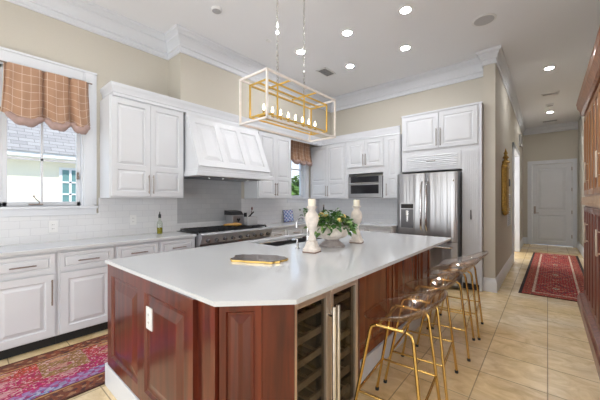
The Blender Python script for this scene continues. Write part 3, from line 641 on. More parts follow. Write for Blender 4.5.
# ---------------- stools ----------------
def make_stool():
    t=thing('bar_stool',(0,0,0),'','stool','clear bar stools along the island')
    # side frames: inverted U in the xz plane, near (-y) and far (+y)
    for s in (-1,1):
        for sxn,fx,tx in ((-1,-.20,-.090),(1,.215,.150)):
            m=MB(); yf=s*.22; yt=s*.185
            top=(tx,yt,.635)
            m.tube([(fx,yf,.012),(tx,yt,.60),(tx-sxn*.01,yt,.628),(tx-sxn*.035,yt,.640)],.0095,10); lg=m.build('leg',GOLD,t,50)
            m=MB(); m.tube([(fx,yf,.0),(fx+(-sxn)*.002,yf*.998,.02)],.013,10); m.build('rubber_foot',RUB,lg)
        m=MB(); m.tube([(-.05,s*.185,.640),(.10,s*.185,.640)],.0095,10); m.build('seat_rail',GOLD,t,50)
    def at(fx,tx,z): q=z/.60; return fx+(tx-fx)*q
    zr=.24; xl=at(-.20,-.090,zr); xr=at(.215,.150,zr); yy=.22+(.185-.22)*zr/.6
    m=MB(); m.tube([(xl,-yy,zr),(xr,-yy,zr)],.0075,8); m.tube([(xl,yy,zr),(xr,yy,zr)],.0075,8); m.tube([(xl,-yy,zr),(xl,yy,zr)],.0075,8); m.tube([(xr,-yy,zr),(xr,yy,zr)],.0075,8); m.build('footrest',GOLD,t,50)
    m=MB(); m.tube([(-.045,-.185,.640),(-.045,.185,.640)],.0075,8); m.tube([(.09,-.185,.640),(.09,.185,.640)],.0075,8); m.build('cross_rail',GOLD,t,50)
    # shell: superellipse seat; front edge at -x, low back rising at +x, sides curling up
    m=MB(); N=40; K=14; rows=[]
    for k in range(K+1):
        r=k/K; row=[]
        for i in range(N):
            a=2*PI*i/N; ca,sa=math.cos(a),math.sin(a)
            ex=abs(ca)**.75*(1 if ca>0 else -1); ey=abs(sa)**.75*(1 if sa>0 else -1)
            x=r*.215*ex+.045; y=r*.235*ey
            back=max(0,(ca+.35)/1.35)
            z=.650 + (r**2.3)*(.16*back**1.2)+ (r**3)*.035*abs(sa) - (r**3)*.012*max(0,-ca)
            row.append((x-(.035*back*(r**3) if r>.6 else 0)*-0.6,y,z))
        rows.append(row)
    vv=[[m.v(p) for p in row] for row in rows[1:]]; c=m.v((.045,0,.655))
    for i in range(N): m.b.faces.new([c,vv[0][i],vv[0][(i+1)%N]])
    for A,B in zip(vv,vv[1:]):
        for i in range(N): m.b.faces.new([A[i],B[i],B[(i+1)%N],A[(i+1)%N]])
    sh=m.build('seat_shell',ACRYL,t,80)
    md=sh.modifiers.new('s','SOLIDIFY'); md.thickness=.010; md.offset=1
    return t
st=make_stool(); st.location=(-.705,1.725,0); st.rotation_euler=(0,0,R(5)); st['label']='clear acrylic bar stool with gold legs nearest the camera beside the wine cooler'
for y,l in ((2.28,'clear acrylic gold legged bar stool second from the wine cooler'),(2.97,'clear acrylic gold legged bar stool second from the refrigerator end'),(3.45,'clear acrylic gold legged bar stool farthest away nearest the refrigerator')):
    dup(st,(-.735,y,0),None,l)

# ---------------- island decor ----------------
def make_candlestick():
    t=thing('candlestick',(0,0,0),'','candlestick','whitewashed candlesticks on the island')
    m=MB(); m.lathe((0,0,0),[(.062,0),(.062,.028),(.056,.035),(.050,.042),(.036,.085),(.036,.09)],4*6,True); m.build('base',STONE,t)
    m=MB(); m.lathe((0,0,0),[(.060,-.0005),(.064,.0),(.064,.008),(.060,.009)],24,True); m.build('foot_edge',M_('worn_brown_edge',(.24,.14,.10),.8),t)
    m=MB(); m.lathe((0,0,0),[(.030,.09),(.038,.10),(.038,.108),(.030,.12),(.022,.135),(.020,.155),(.026,.175),(.044,.215),(.056,.26),(.058,.285),(.050,.315),(.034,.335),(.028,.35),(.030,.358),(.044,.372),(.046,.382),(.0,.382)],28); m.build('stem',STONE,t,50)
    return t
def make_candle():
    t=thing('pillar_candle',(0,0,0),'','candle','ivory pillar candles')
    m=MB(); m.lathe((0,0,0),[(.032,0),(.032,.058),(.028,.062),(.012,.058),(0,.057)],24); m.build('wax',WAX,t,50)
    m=MB(); m.tube([(0,0,.056),(.001,0,.068)],.0015,6); m.build('wick',BLACK,t)
    return t
c1=make_candlestick(); c1.location=(-1.50,1.91,.916); c1.rotation_euler=(0,0,.2); c1['label']='whitewashed turned candlestick at the front left of the planter'
c2=dup(c1,(-1.485,2.63,.916),.3,'whitewashed turned candlestick at the back right of the planter'); c2.scale=(1,1,.98)
k1=make_candle(); k1.location=(-1.50,1.91,1.2985); k1['label']='ivory pillar candle on the front left candlestick'
k2=dup(k1,(-1.485,2.63,1.291),0,'ivory pillar candle on the back right candlestick')
PX,PY=-1.55,2.28
t=thing('stone_planter',(PX,PY,.915),'weathered oval stone bowl planter on a grey pedestal foot','planter')
m=MB(); m.lathe((PX,PY,.916),[(.118,0),(.118,.016),(.105,.022),(.10,.03),(.072,.048),(.060,.066)],28); m.build('foot',STONED,t,40)
m=MB(); prof=[(.060,.066),(.072,.072),(.118,.088),(.148,.115),(.160,.15),(.158,.175),(.166,.186),(.166,.194),(.150,.194),(.14,.16),(.0,.15)]
n=64
rings=[]
for r,z in prof:
    ring=[]
    for k in range(n):
        a=2*PI*k/n; rr=r*(1+(.035*math.sin(a*12) if .07<z<.17 and r>.06 else 0)); ring.append(m.v((PX+rr*math.cos(a),PY+rr*math.sin(a)*1.12,.916+z)))
    rings.append(ring)
for A,B in zip(rings,rings[1:]):
    for k in range(n): m.b.faces.new([A[k],A[(k+1)%n],B[(k+1)%n],B[k]])
m.build('bowl',STONE,t,60)
def leaf(m,p,dirv,size,droop=.3):
    d=Vector(dirv).normalized(); s=d.cross(Vector((0,0,1)));
    if s.length<.1: s=Vector((1,0,0))
    s.normalize(); up=s.cross(d); P=Vector(p)
    tw=random.uniform(-.7,.7); s2=(s*math.cos(tw)+up*math.sin(tw)); u2=(up*math.cos(tw)-s*math.sin(tw))
    ctr=[P, P+d*size*.35+u2*size*.06, P+d*size*.75+u2*size*.02-Vector((0,0,droop*size*.15)), P+d*size-Vector((0,0,droop*size*.4))]
    w=[.05,.36,.22,.0]
    L=[m.v(ctr[i]+s2*w[i]*size+u2*.05*size) for i in range(3)]; Rr=[m.v(ctr[i]-s2*w[i]*size+u2*.05*size) for i in range(3)]; C=[m.v(c) for c in ctr]
    for i in range(2):
        m.b.faces.new([L[i],L[i+1],C[i+1],C[i]]); m.b.faces.new([C[i],C[i+1],Rr[i+1],Rr[i]])
    m.b.faces.new([L[2],C[3],C[2]]); m.b.faces.new([C[2],C[3],Rr[2]])
t=thing('ivy_arrangement',(PX,PY,1.07),'leafy green ivy arrangement with yellow roses filling the stone planter','plant')
m=MB(); m2=MB()
for i in range(270):
    a=random.uniform(0,2*PI); rr=random.random()**.6; r0=.175*rr
    z=1.085+.12*(1-rr*rr)*random.uniform(.5,1.3)+random.uniform(0,.03)
    if random.random()<.12: r0=.168+random.random()*.035; z=random.uniform(1.03,1.12)
    p=(PX+r0*math.cos(a),PY+r0*math.sin(a)*1.15,z)
    dd=(math.cos(a)*random.uniform(.3,1),math.sin(a)*random.uniform(.3,1),random.uniform(-.7,.8))
    leaf(m if random.random()<.7 else m2,p,dd,random.uniform(.042,.075),random.uniform(.2,1))
m.build('leaves',LEAF,t); m2.build('young_leaves',LEAF2,t)
m=MB()
for i in range(16):
    a=2*PI*i/16; m.tube([(PX,PY,1.07),(PX+.06*math.cos(a),PY+.06*math.sin(a),1.12),(PX+.13*math.cos(a),PY+.15*math.sin(a),1.10)],.0025,5)
m.build('stems',LEAF2,t)
for (dx,dy,dz) in ((-.06,-.14,.32),(-.02,-.08,.35),(.09,.06,.33),(.12,-.06,.30),(-.08,-.06,.345)):
    m=MB(); 
    for L_ in range(3):
        rr=.022-.006*L_
        for k in range(6):
            a=2*PI*k/6+L_*.5; m.lathe((PX+dx+math.cos(a)*rr*.55,PY+dy+math.sin(a)*rr*.55,.916+dz-.06+L_*.008),[(.002,-.012),(.013,-.004),(.014,.008),(.006,.016),(0,.014)],8)
    m.build('rose',PETAL,t,60)
# agate board
t=thing('agate_board',(-1.58,1.42,.915),'grey agate serving board with wavy gold edge lying on the island','serving board')
def wavy(sc_):
    P=[]; N=48
    ang=-.62
    for i in range(N):
        a=2*PI*i/N; rx_,ry_=.20,.115
        r=1+.05*math.sin(a*5+.6)+.045*math.sin(a*11+1)
        x=math.copysign(abs(math.cos(a))**.62,math.cos(a))*rx_*r*sc_; y=math.copysign(abs(math.sin(a))**.62,math.sin(a))*ry_*r*sc_
        P.append((-1.595+x*math.cos(BA)-y*math.sin(BA),1.405+x*math.sin(BA)+y*math.cos(BA)))
    return P
BA=R(28)
m=MB(); m.prism(wavy(1.0),2,.917,.930); m.build('gold_edge',GOLD,t)
m=MB(); m.prism(wavy(.972),2,.918,.9325); m.build('slab',AGATE,t)

# ---------------- counter decor ----------------
t=thing('oil_bottle',(-3.78,1.66,.915),'clear glass bottle half full of yellow green oil left of the range','bottle')
m=MB(); c=(-3.78,1.66,.916); m.lathe(c,[(.03,0),(.034,.01),(.034,.135),(.028,.155),(.014,.175),(.012,.21),(.015,.214),(.0,.214)],20); m.build('glass',BOTTLE,t,50)
m=MB(); m.lathe(c,[(.031,.004),(.0325,.01),(.0325,.082),(0,.082)],20); m.build('oil',OIL,t,50)
m=MB(); m.lathe(c,[(.0165,.205),(.0165,.245),(.008,.26),(.004,.285),(0,.286)],14); m.build('pourer',BLACK,t,50)
# blue picture
t=thing('blue_tile_picture',(-3.86,4.08,.915),'blue and white patterned picture leaning on the tile in the back corner','picture')
Fp=Matrix.Translation((-3.87,4.06,.920))@Matrix.Rotation(R(-8),4,'Y').to_4x4()@Matrix.Rotation(R(-25),4,'Z')
m=MB(Fp@FL(0)); m.box((0,0,.0),(.21,.02,.235),.003); m.build('frame',STEELD,t)
m=MB(Fp@FL(0)); nu,nw=22,26; grid=[[m.v((.006+.198*i/nu,-.0015,.006+.223*j/nw)) for i in range(nu+1)] for j in range(nw+1)]
lay=m.b.loops.layers.float_color.new('Col')
for j in range(nw):
    for i in range(nu):
        f=m.b.faces.new([grid[j][i],grid[j][i+1],grid[j+1][i+1],grid[j+1][i]]); q=math.sin(i*.9)*math.cos(j*.75)+.5*math.sin(i*2.1+j)
        cc=(.08,.16,.50) if q>.25 else ((.30,.42,.72) if q>-.25 else (.75,.78,.85))
        if random.random()<.04: cc=(.6,.15,.12)
        for l in f.loops: l[lay]=(*cc,1)
m.build('artwork',PICM,t)
t=thing('potted_plant',(-3.72,4.52,.915),'small potted leafy plant in the back corner beside the blue picture','plant')
m=MB(); m.lathe((-3.72,4.52,.916),[(.045,0),(.06,.02),(.075,.08),(.08,.10),(.07,.10),(.0,.09)],22); m.build('pot',M_('pale_glaze',(.62,.66,.70),.2),t,50)
m=MB()
for i in range(46):
    a=random.uniform(0,2*PI); r0=random.uniform(.0,.09); leaf(m,(-3.72+r0*math.cos(a),4.52+r0*math.sin(a),1.01+random.uniform(0,.17)),(math.cos(a),math.sin(a),random.uniform(-.2,1)),random.uniform(.04,.075),.6)
m.build('leaves',LEAF,t)
m=MB()
for i in range(7): a=i; m.tube([(-3.72,4.52,1.0),(-3.72+.05*math.cos(a),4.52+.05*math.sin(a),1.10+.01*i)],.003,5)
m.build('stems',LEAF2,t)
t=thing('dark_bottle',(-3.55,4.78,.915),'slender dark bottle in the back corner behind the front candlestick','bottle')
m=MB(); m.lathe((-3.50,4.85,.916),[(.035,0),(.037,.01),(.037,.19),(.015,.24),(.013,.31),(0,.312)],18); m.build('glass',BLACKG,t,50)
m=MB(); m.lathe((-3.50,4.85,.916),[(.016,.29),(.016,.335),(0,.336)],12); m.build('cap',NICKEL,t,50)

# ---------------- window shades ----------------
def shade(name,y0,y1,zt,zb,pleats,label,x=-3.89,amp=.03,grp=None):
    t=thing(name,(x-.03,(y0+y1)/2,zb),label,'window shade')
    m=MB(); NU,NW=90,40; uvl=m.b.loops.layers.uv.new('UVMap'); G=[]
    span=y1-y0; H=zt-zb
    for j in range(NW+1):
        w=j/NW; row=[]
        for i in range(NU+1):
            u=i/NU
            # nearest pleat distances
            pd=min(abs(u-p) for p in pleats); seg=0
            ps=[0]+list(pleats)+[1]
            for a,b in zip(ps,ps[1:]):
                if a<=u<=b: q=(u-a)/max(1e-4,(b-a)); seg=math.sin(PI*q) if b-a>.02 else 0
            fold=amp*seg*(.3+.7*w)*.8+ .012*math.sin(u*40)*w + .010*math.sin(u*23+w*5)*math.sin(w*6)
            pinch=math.exp(-(pd/.02)**2)
            fold-=.035*pinch
            # body hangs then curls under to make a pouf
            if w<.78: ww=w/.78; zz=-ww*H*(.86+.14*seg); out=fold+.045*seg*ww**3
            else:
                ww=(w-.78)/.22; ang=PI*ww*1.05; rad=.032+.022*seg
                zz=-H*(.86+.14*seg)-rad*math.sin(ang)*.9+ww*.03; out=fold+.045*seg+ -rad*(1-math.cos(ang))*.6
            flare=(u-.5)*.05*w*w
            row.append(((x+out, y0+span*u+flare, zt+zz),(span*u*1.3,w*H*1.25)))
        G.append(row)
    V=[[m.v(p) for p,_ in r] for r in G]
    for j in range(NW):
        for i in range(NU):
            f=m.b.faces.new([V[j][i],V[j][i+1],V[j+1][i+1],V[j+1][i]])
            for l,(a,b) in zip(f.loops,((j,i),(j,i+1),(j+1,i+1),(j+1,i))): l[uvl].uv=G[a][b][1]
    o=m.build('fabric',PLAID,t,80); md=o.modifiers.new('s','SOLIDIFY'); md.thickness=.004
    for a,b in zip([0]+list(pleats),list(pleats)+[1]):
        if b-a<.05: continue
        m=MB(); pts=[]; rad=[]
        for k in range(15):
            q=k/14; u=a+(b-a)*q; sg=math.sin(PI*q)
            pts.append((x+.025+.03*sg, y0+span*u, zt-H*(.90+.13*sg)-.012+.006*math.sin(q*17))); rad.append(.012+.030*sg**.6+.004*math.sin(q*23))
        m.tube(pts,rad,12); m.build('lining_pouf',SHADEB,t,60)
    m=MB(); m.tube([(x-.012,y0-.03,zt-.005),(x-.012,y1+.03,zt-.005)],.008,8); m.build('rod',NICKEL,t,40)
    return t
shade('balloon_shade',.262,.935,2.66,2.13,(.02,.43,.75,.99),'tan plaid gathered balloon shade on the big left window')
shade('balloon_shade',4.27,4.90,2.55,2.13,(.02,.33,.66,.98),'tan plaid gathered balloon shade on the small corner window',x=-3.88)

# ---------------- right cabinet wall ----------------
RF=.345
t=thing('pantry_armoire',(.48,3.5,0),'tall reeded amber wood cabinet wall along the right edge','cabinet')
y0,y1=1.75,5.20
m=MB(); m.box((RF+.02,y0,.13),(.657,y1,1.27)); m.build('lower_body',MAHOG,t)
m=MB(); m.box((RF+.02,y0,1.27),(.657,y1,2.43)); m.build('upper_body',AMBER,t)
m=MB(); m.sweep([(.657,y1),(RF+.0,y1),(RF+.0,y0)],[(0,0),(.035,0),(.035,.10),(.025,.115),(.02,.14),(0,.15)]); 
m.b.free(); m=MB(); m.sweep([(RF+.02,y0),(RF+.02,y1),(.657,y1)],[(0,0),(-.068,0),(-.068,.10),(-.055,.115),(-.05,.14),(0,.16)]); m.build('base_moulding',MAHOG,t)
m=MB(); m.sweep([(RF+.02,y0),(RF+.02,y1),(.657,y1)],[(.0,2.43),(-.02,2.43),(-.03,2.44),(-.04,2.45),(-.048,2.50),(-.07,2.54),(-.074,2.58),(-.08,2.60),(0,2.60)]); m.build('cornice',wood('cornice_wood',(.17,.05,.025),(.40,.16,.07),.3),t,20)
m=MB(); m.sweep([(RF+.02,y0),(RF+.02,y1),(.657,y1)],[(0,1.285),(-.03,1.29),(-.035,1.32),(-.028,1.345),(-.03,1.385),(0,1.39)]); m.build('middle_rail',AMBERP,t,30)
FRc=FR(RF+.02)
u=-y1+.03; wd=.52; k=0
while u+wd<-y0:
    for (z0,z1,mt,nmn) in ((.17,1.265,MAHOG,'lower_door'),(1.41,2.385,AMBER,'upper_door')):
        m=MB(FRc); a,b=u+.004,u+wd-.004
        m2=MB(FRc); m2.box((a,0,z0),(b,-.006,z1)); m.box((a,-.006,z0),(b,-.014,z0+.06),.003); m.box((a,-.006,z1-.06),(b,-.014,z1),.003)
        for r_ in range(2):
            cx=a+.065+r_*(wd/2)
            m.prism([(cx-.06,-.006),(cx-.05,-.012),(cx-.03,-.016),(cx+.03,-.016),(cx+.05,-.012),(cx+.06,-.006)],2,z0+.05,z1-.05)
        dd=m.build(nmn,mt,t,35); m2.build('back_panel',CHERRYD,dd)
        hu=b-.02 if k%2==0 else a+.02
        m=MB(FRc); hz=(1.55,1.78) if z0>1 else (.86,1.09); pull(m,hu,hz[0],hz[1],.016,.0055,.025); m.build('handle',STEELW,dd,40)
    u+=wd; k+=1

# ---------------- hallway things ----------------
t=thing('gilt_wall_ornament',(-.57,6.0,1.1),'tall carved gilt wood ornament hanging on the hallway wall','wall ornament')
Fo=FL(-.579)
m=MB(Fo); m.box((5.78,0,1.22),(6.10,-.04,1.92),.01)
for k in range(5): m.tube([(5.81+k*.065,-.05,1.14),(5.81+k*.065,-.05,1.95)],[.026,.026],10)
m.box((5.74,-.01,1.88),(6.14,-.085,1.94),.01); m.box((5.74,-.01,1.16),(6.14,-.085,1.22),.01); m.build('body',BRASS,t,40)
m=MB(Fo)
for (a,z,r) in ((5.94,1.96,.085),(5.94,2.04,.06),(5.94,2.11,.04)): m.lathe((a,-.045,z),[(r*.5,0),(r*.8,.02),(r*.35,.06),(r*.2,.09),(0,.11)],12)
for a in (5.80,6.08): m.lathe((a,-.045,1.93),[(.03,0),(.035,.02),(.015,.06),(0,.10)],12)
m.build('finial',BRASS,t,50)
m=MB(Fo)
for k in range(4): m.lathe((5.80+k*.09,-.045,1.09),[(0,0),(.025,.02),(.035,.05),(.02,.08)],10)
m.build('drop',BRASS,t,50)
t=thing('light_switch',(-.575,7.05,1.64),'small dark control plate on the hallway wall above the grille','switch'); m=MB(FL(-.58)); m.box((6.99,0,1.62),(7.11,-.02,1.76),.004); m.build('plate',STEELD,t); m=MB(FL(-.58)); m.box((7.02,-.02,1.66),(7.08,-.028,1.72),.002); m.build('button',GREYP,t)
t=thing('wall_grille',(-.575,6.95,.95),'white louvred vent grille on the hallway wall beyond the gilt ornament','vent'); m=MB(FL(-.58)); m.box((6.72,0,.85),(7.2,-.012,1.47),.003); m.build('frame',TRIM,t)
m=MB(FL(-.58))
for k in range(16): m.prism([(-.012,.88+k*.036),(-.03,.885+k*.036),(-.012,.905+k*.036)],0,6.76,7.16)
m.build('louvre',GREYP,t)
t=thing('wall_speaker',(-.56,9.9,2.9),'small dark triangular fixture high on the hallway wall','wall fixture'); m=MB(); m.prism([(-.58,9.6),(-.50,9.75),(-.58,10.2)],2,2.8,3.0); m.b.free(); m=MB(); m.prism([(9.6,3.08),(9.6,2.78),(10.5,2.88)],0,-.579,-.53); m.build('body',GREYP,t); m=MB(); m.prism([(9.66,3.04),(9.66,2.84),(10.3,2.89)],0,-.53,-.52); m.build('face',STEELD,t)
# rugs
def lerp(a,b,t): return tuple(a[i]+(b[i]-a[i])*t for i in range(3))
def rug(name,x0,x1,y0,y1,fn,label,nx,ny,warp=None,gain=1.25):
    m=MB(); lay=m.b.loops.layers.float_color.new('Col'); warp=warp or (lambda x,y:(x,y))
    def vv(i,j,z): x=x0+(x1-x0)*i/nx; y=y0+(y1-y0)*j/ny; X_,Y_=warp(x,y); return m.v((X_,Y_,z))
    top=[[vv(i,j,.011+.001*math.sin(j*.35)*math.sin(i*.4)) for i in range(nx+1)] for j in range(ny+1)]
    for j in range(ny):
        for i in range(nx):
            f=m.b.faces.new([top[j][i],top[j][i+1],top[j+1][i+1],top[j+1][i]]); cc=fn((i+.5)/nx,(j+.5)/ny)
            for l in f.loops: l[lay]=(*[min(1,c*gain) for c in cc],1)
    # side skirt
    ring=[top[0][i] for i in range(nx+1)]+[top[j][nx] for j in range(1,ny+1)]+[top[ny][i] for i in range(nx-1,-1,-1)]+[top[j][0] for j in range(ny-1,0,-1)]
    low=[m.b.verts.new((v.co.x,v.co.y,.002)) for v in ring]
    for k in range(len(ring)):
        f=m.b.faces.new([ring[k],low[k],low[(k+1)%len(ring)],ring[(k+1)%len(ring)]])
        for l in f.loops: l[lay]=(.08,.03,.02,1)
    o=m.build('pile',RUGM,None,org=((x0+x1)/2,(y0+y1)/2,0)); o.name=name; tag(o,label,'rug'); return o
def hallpat(u,v):
    from mathutils import noise
    W_,L_=.84,4.4; x=u*W_; y=v*L_
    ex=min(x,W_-x); ey=min(y,L_-y); e=min(ex,ey); r=random.random(); nf=noise.noise((x*20,y*12,2))
    if ex<.04 : return (.022,.012,.012)
    if e<.15:
        k=math.sin(y*42)*math.sin(x*44+1); return (.27,.045,.03) if k<.3 else ((.07,.025,.03) if r<.6 else (.40,.18,.10))
    if e<.18: return (.50,.40,.32) if r<.85 else (.3,.1,.06)
    cy=y%1.1-.55; cx=x-W_/2; d=abs(cx)*1.7+abs(cy)
    if d<.05: return (.10,.07,.12)
    if d<.09: return (.50,.36,.24) if r<.7 else (.1,.05,.06)
    if .20<d<.22: return (.42,.24,.15) if r<.6 else (.15,.03,.03)
    if .33<d<.36: return (.07,.035,.06)
    if .48<d<.50 and r<.7: return (.40,.25,.17)
    k=math.sin(x*92+nf)*math.sin(y*60+math.sin(x*25)*2)
    if k>.68: return (.42,.24,.16)
    if k<-.6: return (.10,.025,.035)
    return lerp((.33,.022,.02),(.20,.014,.02),min(1,max(0,.5+nf*1.5)))
rug('runner_rug',-.325,.50,5.27,9.55,hallpat,'long red patterned runner rug in the hallway before the door',84,300,lambda x,y:(x+.05*(y-5.17)/4.4,y+.03*math.sin((x+.3)*2)),1.6)
def kitpat(u,v):
    from mathutils import noise
    W_,L_=.93,3.4; x=u*W_; y=v*L_   # x from cabinets side (0) to island (W)
    r=random.random(); e=min(x,W_-x)
    nz=noise.noise((x*9,y*6,1)); nf=noise.noise((x*38,y*26,4)); nh=noise.noise((x*80,y*60,7))
    if e<.02: return (.09,.03,.02)
    if e<.15:
        k=math.sin(y*55+4*nz)*math.cos(x*70+2*nf); c=lerp((.22,.055,.025),(.15,.05,.03),.5+nz)
        return (.33,.17,.09) if k>.55 else ((.08,.03,.03) if k<-.55 else c)
    if e<.165: return (.42,.22,.09)
    if e<.18: return (.09,.03,.04)
    if W_-x<.31:
        k=math.sin(y*85+3*nf)*math.sin(x*80+2*nz); return lerp((.36,.34,.48),(.30,.16,.36),.5+nz) if k>.1 else ((.34,.04,.15) if k<-.5 else lerp((.22,.12,.32),(.40,.05,.18),.5+nz*1.5))
    f=min(1,max(0,(x-.18)/.33+nz*.6)); base=lerp((.50,.055,.018),(.46,.02,.13),f)
    cy=(y+.1)%.34-.17; cxx=(x-.30)%.16-.08
    d=(cy/.09+.25*nz)**2+((cxx)/.038)**2+.6*nf
    if .75<d<1.05: return lerp((.50,.30,.26),(.55,.36,.34),r)
    if d<.35: return lerp((.48,.26,.12),(.5,.25,.28),f)
    if d<.7: return lerp((.30,.13,.05),(.38,.03,.10),f)
    k=math.sin(y*90+x*15+3*nf)*math.sin(x*105+2*nz)
    if k>.65 or nh>.42: return (.55,.33,.33)
    if k<-.7: return (.22,.09,.04)
    if abs(y%1.1-.35)<.15 and x<.5: return lerp((.30,.18,.06),(.25,.12,.05),.5+nf)
    return lerp(base,tuple(c*.7 for c in base),.5+nf)
rug('kitchen_rug',-3.345,-2.468,-.9,2.5,kitpat,'magenta and orange patterned rug between the island and the base cabinets',150,420)

# ---------------- ceiling fixtures ----------------
DL=[((-2.72,3.21),'recessed ceiling light just above and beyond the chandelier'),((-1.96,3.23),'recessed ceiling light in the nearer row right of the chandelier chains'),((-1.22,3.27),'recessed ceiling light nearest the top edge over the island'),((-2.41,4.06),'recessed ceiling light beside the square ceiling vent'),((-1.53,4.08),'recessed ceiling light in front of the refrigerator'),((.02,6.23),'nearer recessed ceiling light in the hallway'),((.045,9.35),'farther recessed ceiling light in the hallway'),((-1.4,.6),'out of view recessed light added for fill over the camera end of the island'),((-2.6,.7),'out of view recessed light added for fill over the kitchen rug'),((-.35,1.6),'out of view recessed light added for fill over the walkway near the camera')]  # last three lie out of view, added to light the room
for (x,y),l in DL:
    x*=1.028; y*=1.028
    t=thing('recessed_light',(x,y,CZ-.004),l,'ceiling light','recessed ceiling lights')
    m=MB(); m.lathe((x,y,CZ),[(.052,-.001),(.056,-.008),(.082,-.006),(.086,-.001)],28); m.build('trim_ring',PLASTIC,t,40)
    m=MB(); m.lathe((x,y,CZ-.0045),[(.052,0),(.052,.003)],28); m.build('lens',DOWN,t)
def disc(name,x,y,r,mat,label,cat,h=.02,inner=None):
    x*=1.028; y*=1.028
    t=thing(name,(x,y,CZ-h),label,cat); m=MB(); m.lathe((x,y,CZ),[(r*.9,-h),(r,-h*.7),(r,-.001)],28); m.build('housing',PLASTIC,t,40)
    m=MB(); m.lathe((x,y,CZ-h-.001),[(r*.82,0),(r*.82,.003)],28); m.build('cover',mat,t); return t
disc('ceiling_speaker',-.577,4.06,.13,M_('speaker_mesh',(.52,.52,.53),.8),'round flush ceiling speaker right of the recessed lights','speaker',.008)
disc('smoke_detector',-2.83,1.87,.06,GREYP,'small round smoke detector on the ceiling at the upper left','smoke detector',.03)
disc('smoke_detector',.043,8.6,.07,GREYP,'round smoke detector on the hallway ceiling before the far light','smoke detector',.035)
def vent(x,y,w,d_,mat,label):
    x*=1.028; y*=1.028
    t=thing('ceiling_vent',(x,y,CZ-.01),label,'vent'); m=MB(); m.box((x-w/2,y-d_/2,CZ-.01),(x+w/2,y-d_/2+.02,CZ-.001)); m.box((x-w/2,y+d_/2-.02,CZ-.01),(x+w/2,y+d_/2,CZ-.001)); m.box((x-w/2,y-d_/2,CZ-.01),(x-w/2+.02,y+d_/2,CZ-.001)); m.box((x+w/2-.02,y-d_/2,CZ-.01),(x+w/2,y+d_/2,CZ-.001)); m.build('frame',PLASTIC,t)
    m=MB(); m.box((x-w/2+.02,y-d_/2+.02,CZ-.004),(x+w/2-.02,y+d_/2-.02,CZ-.001)); m.build('duct',mat,t)
    m=MB(); n_=8
    for k in range(n_): yy=y-d_/2+.03+k*(d_-.06)/n_; m.box((x-w/2+.02,yy,CZ-.009),(x+w/2-.02,yy+.008,CZ-.003))
    m.build('slats',GREYP,t)
vent(-2.83,3.99,.20,.32,STEELD,'dark slatted square vent on the kitchen ceiling')
vent(.04,7.75,.28,.14,STEELD,'nearer small vent on the hallway ceiling')
vent(.05,10.4,.34,.2,STEELD,'farther small vent on the hallway ceiling')
disc('smoke_detector',-2.86,2.70,.035,PLASTIC,'tiny round sensor on the ceiling left of the chandelier chains','sensor',.012)

# ---------------- chandelier ----------------
ax0,ax1,ay0,ay1,az0,az1=-1.86,-1.55,1.447,2.330,1.952,2.304
acx=(ax0+ax1)/2
t=thing('lantern_chandelier',(acx,(ay0+ay1)/2,az0),'long open box chandelier of pale silver and gold frames over the island','chandelier')
def frame(mb,x0,x1,y0,y1,z0,z1,w):
    for z in (z0,z1):
        for x in (x0,x1): mb.bar((x,y0-w/2,z),(x,y1+w/2,z),w)
        for y in (y0,y1): mb.bar((x0,y,z),(x1,y,z),w)
    for x in (x0,x1):
        for y in (y0,y1): mb.bar((x,y,z0),(x,y,z1),w)
m=MB(); frame(m,ax0,ax1,ay0,ay1,az0,az1,.0145); m.build('outer_frame',SILVERF,t)
bx0,bx1,by0,by1,bz0,bz1=ax0+.06,ax1-.06,ay0+.05,ay1-.05,az0+.052,az1-.045
m=MB(); frame(m,bx0,bx1,by0,by1,bz0,bz1,.011); m.build('inner_frame',GOLD_LIT,t)
m=MB(); m.bar((acx,by0,bz0+.0),(acx,by1,bz0+.0),.02); m.bar((acx,by0,bz1),(acx,by1,bz1),.012)
for y in (1.71,2.055): m.bar((acx,y,bz0),(acx,y,az1+.01),.010); m.bar((ax0,y,az1),(ax1,y,az1),.011)
m.build('centre_bar',GOLD_LIT,t)
for k in range(8):
    y=by0+.06+k*(by1-by0-.12)/7
    m=MB(); m.lathe((acx,y,bz0+.01),[(.014,0),(.017,.004),(.017,.008),(.009,.01),(.009,.045),(0,.045)],12); cn=m.build('candle_sleeve',GOLD,t,40)
    m=MB(); m.lathe((acx,y,bz0+.055),[(.005,0),(.009,.012),(.0095,.022),(.006,.036),(.002,.05),(0,.052)],12); m.build('bulb',BULB,cn,60)
for y in (1.71,2.055):
    m=MB(); z=az1+.01; k=0
    while z<CZ-.05:
        a=PI/2*(k%2); pts=[]
        for q in range(10):
            b_=2*PI*q/10; r_=.009*math.cos(b_); pts.append((acx+r_*math.cos(a),y+r_*math.sin(a),z+.017+.018*math.sin(b_)))
        m.tube(pts,.0028,5,closed=True); z+=.029; k+=1
    m.build('chain',CHROME,t,50)
    m=MB(); m.lathe((acx,y,CZ),[(.06,-.001),(.06,-.012),(.03,-.03),(.008,-.045)],20); m.build('canopy',CHROME,t,40)

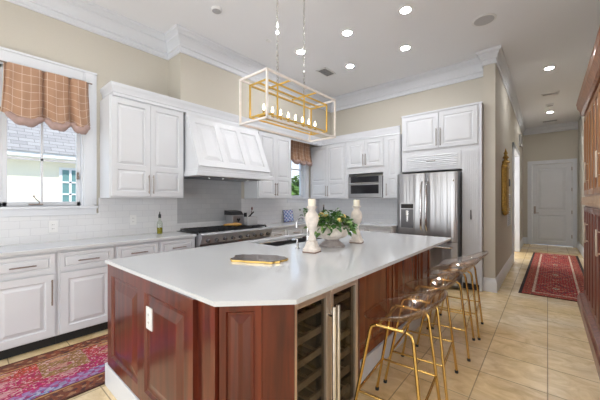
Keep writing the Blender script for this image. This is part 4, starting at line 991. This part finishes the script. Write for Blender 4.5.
# ---------------- outside ----------------
m=MB(); m.box((-60,-40,-.35),(-4.2,60,-.25)); o=m.build('ground_outside',PAVING); o['kind']='structure'
t=thing('neighbour_house',(-14,2,-.25),'cream stucco house with grey shingle roof seen through the left window','house')
hxx=-12.0
m=MB(); m.box((-18,-8,-.25),(hxx,8.2,2.72)); m.build('wall',HOUSEW,t)
m=MB(); m.box((-18.4,-8.4,2.64),(hxx+.45,8.6,2.79)); m.build('fascia',FASC,t)
m=MB(); m.prism([(hxx+.5,2.78),(-15.2,5.8),(-18.5,2.78)],1,-8.5,8.7); m.build('roof',ROOF,t)
def Xp(u,v,x):
    uu=(u-300)/290; zz_=-(v-200)/290; s_,c_=math.sin(.7066),math.cos(.7066); rx_=-s_+c_*uu; ry_=c_+s_*uu; q=x/rx_; return ry_*q,1.35+zz_*q
ya,za=Xp(62,170,hxx); yb,zb_=Xp(77,206,hxx)
m=MB(FL(hxx)); m.box((ya-.08,.01,zb_-.08),(yb+.08,-.06,za+.08)); wf=m.build('window',FASC,t)
m=MB(FL(hxx+.06)); m.box((ya,.0,zb_),(yb,-.02,za)); m.build('pane',TEAL,wf)
m=MB(FL(hxx+.08)); m.box(((ya+yb)/2-.03,.0,zb_),((ya+yb)/2+.03,-.03,za))
for q in (.33,.66): m.box((ya,0,zb_+(za-zb_)*q-.025),(yb,-.03,zb_+(za-zb_)*q+.025))
m.build('muntin',FASC,wf)
def tree(x,y,h,r,label):
    t=thing('leafy_tree',(x,y,-.25),label,'tree')
    m=MB(); m.tube([(x,y,-.25),(x+.1,y,h*.35),(x,y+.1,h*.7)],[.2,.15,.06],10); m.build('trunk',BARK,t,50)
    m=MB()
    for i in range(2200):
        a=random.uniform(0,2*PI); b_=random.uniform(-1,1); rr=r*random.random()**.33; q=math.sqrt(1-b_*b_)
        leaf(m,(x+rr*q*math.cos(a),y+rr*q*math.sin(a),h-r*.9+rr*b_*1.1),(random.uniform(-1,1),random.uniform(-1,1),random.uniform(-1,.6)),random.uniform(.25,.45))
    m.build('foliage',LEAF2,t)
tree(-10.5,11.6,2.2,1.4,'green leafy tree outside the small corner window, nearer')
tree(-15.5,19,3.2,2.2,'green leafy tree outside the small corner window, farther')
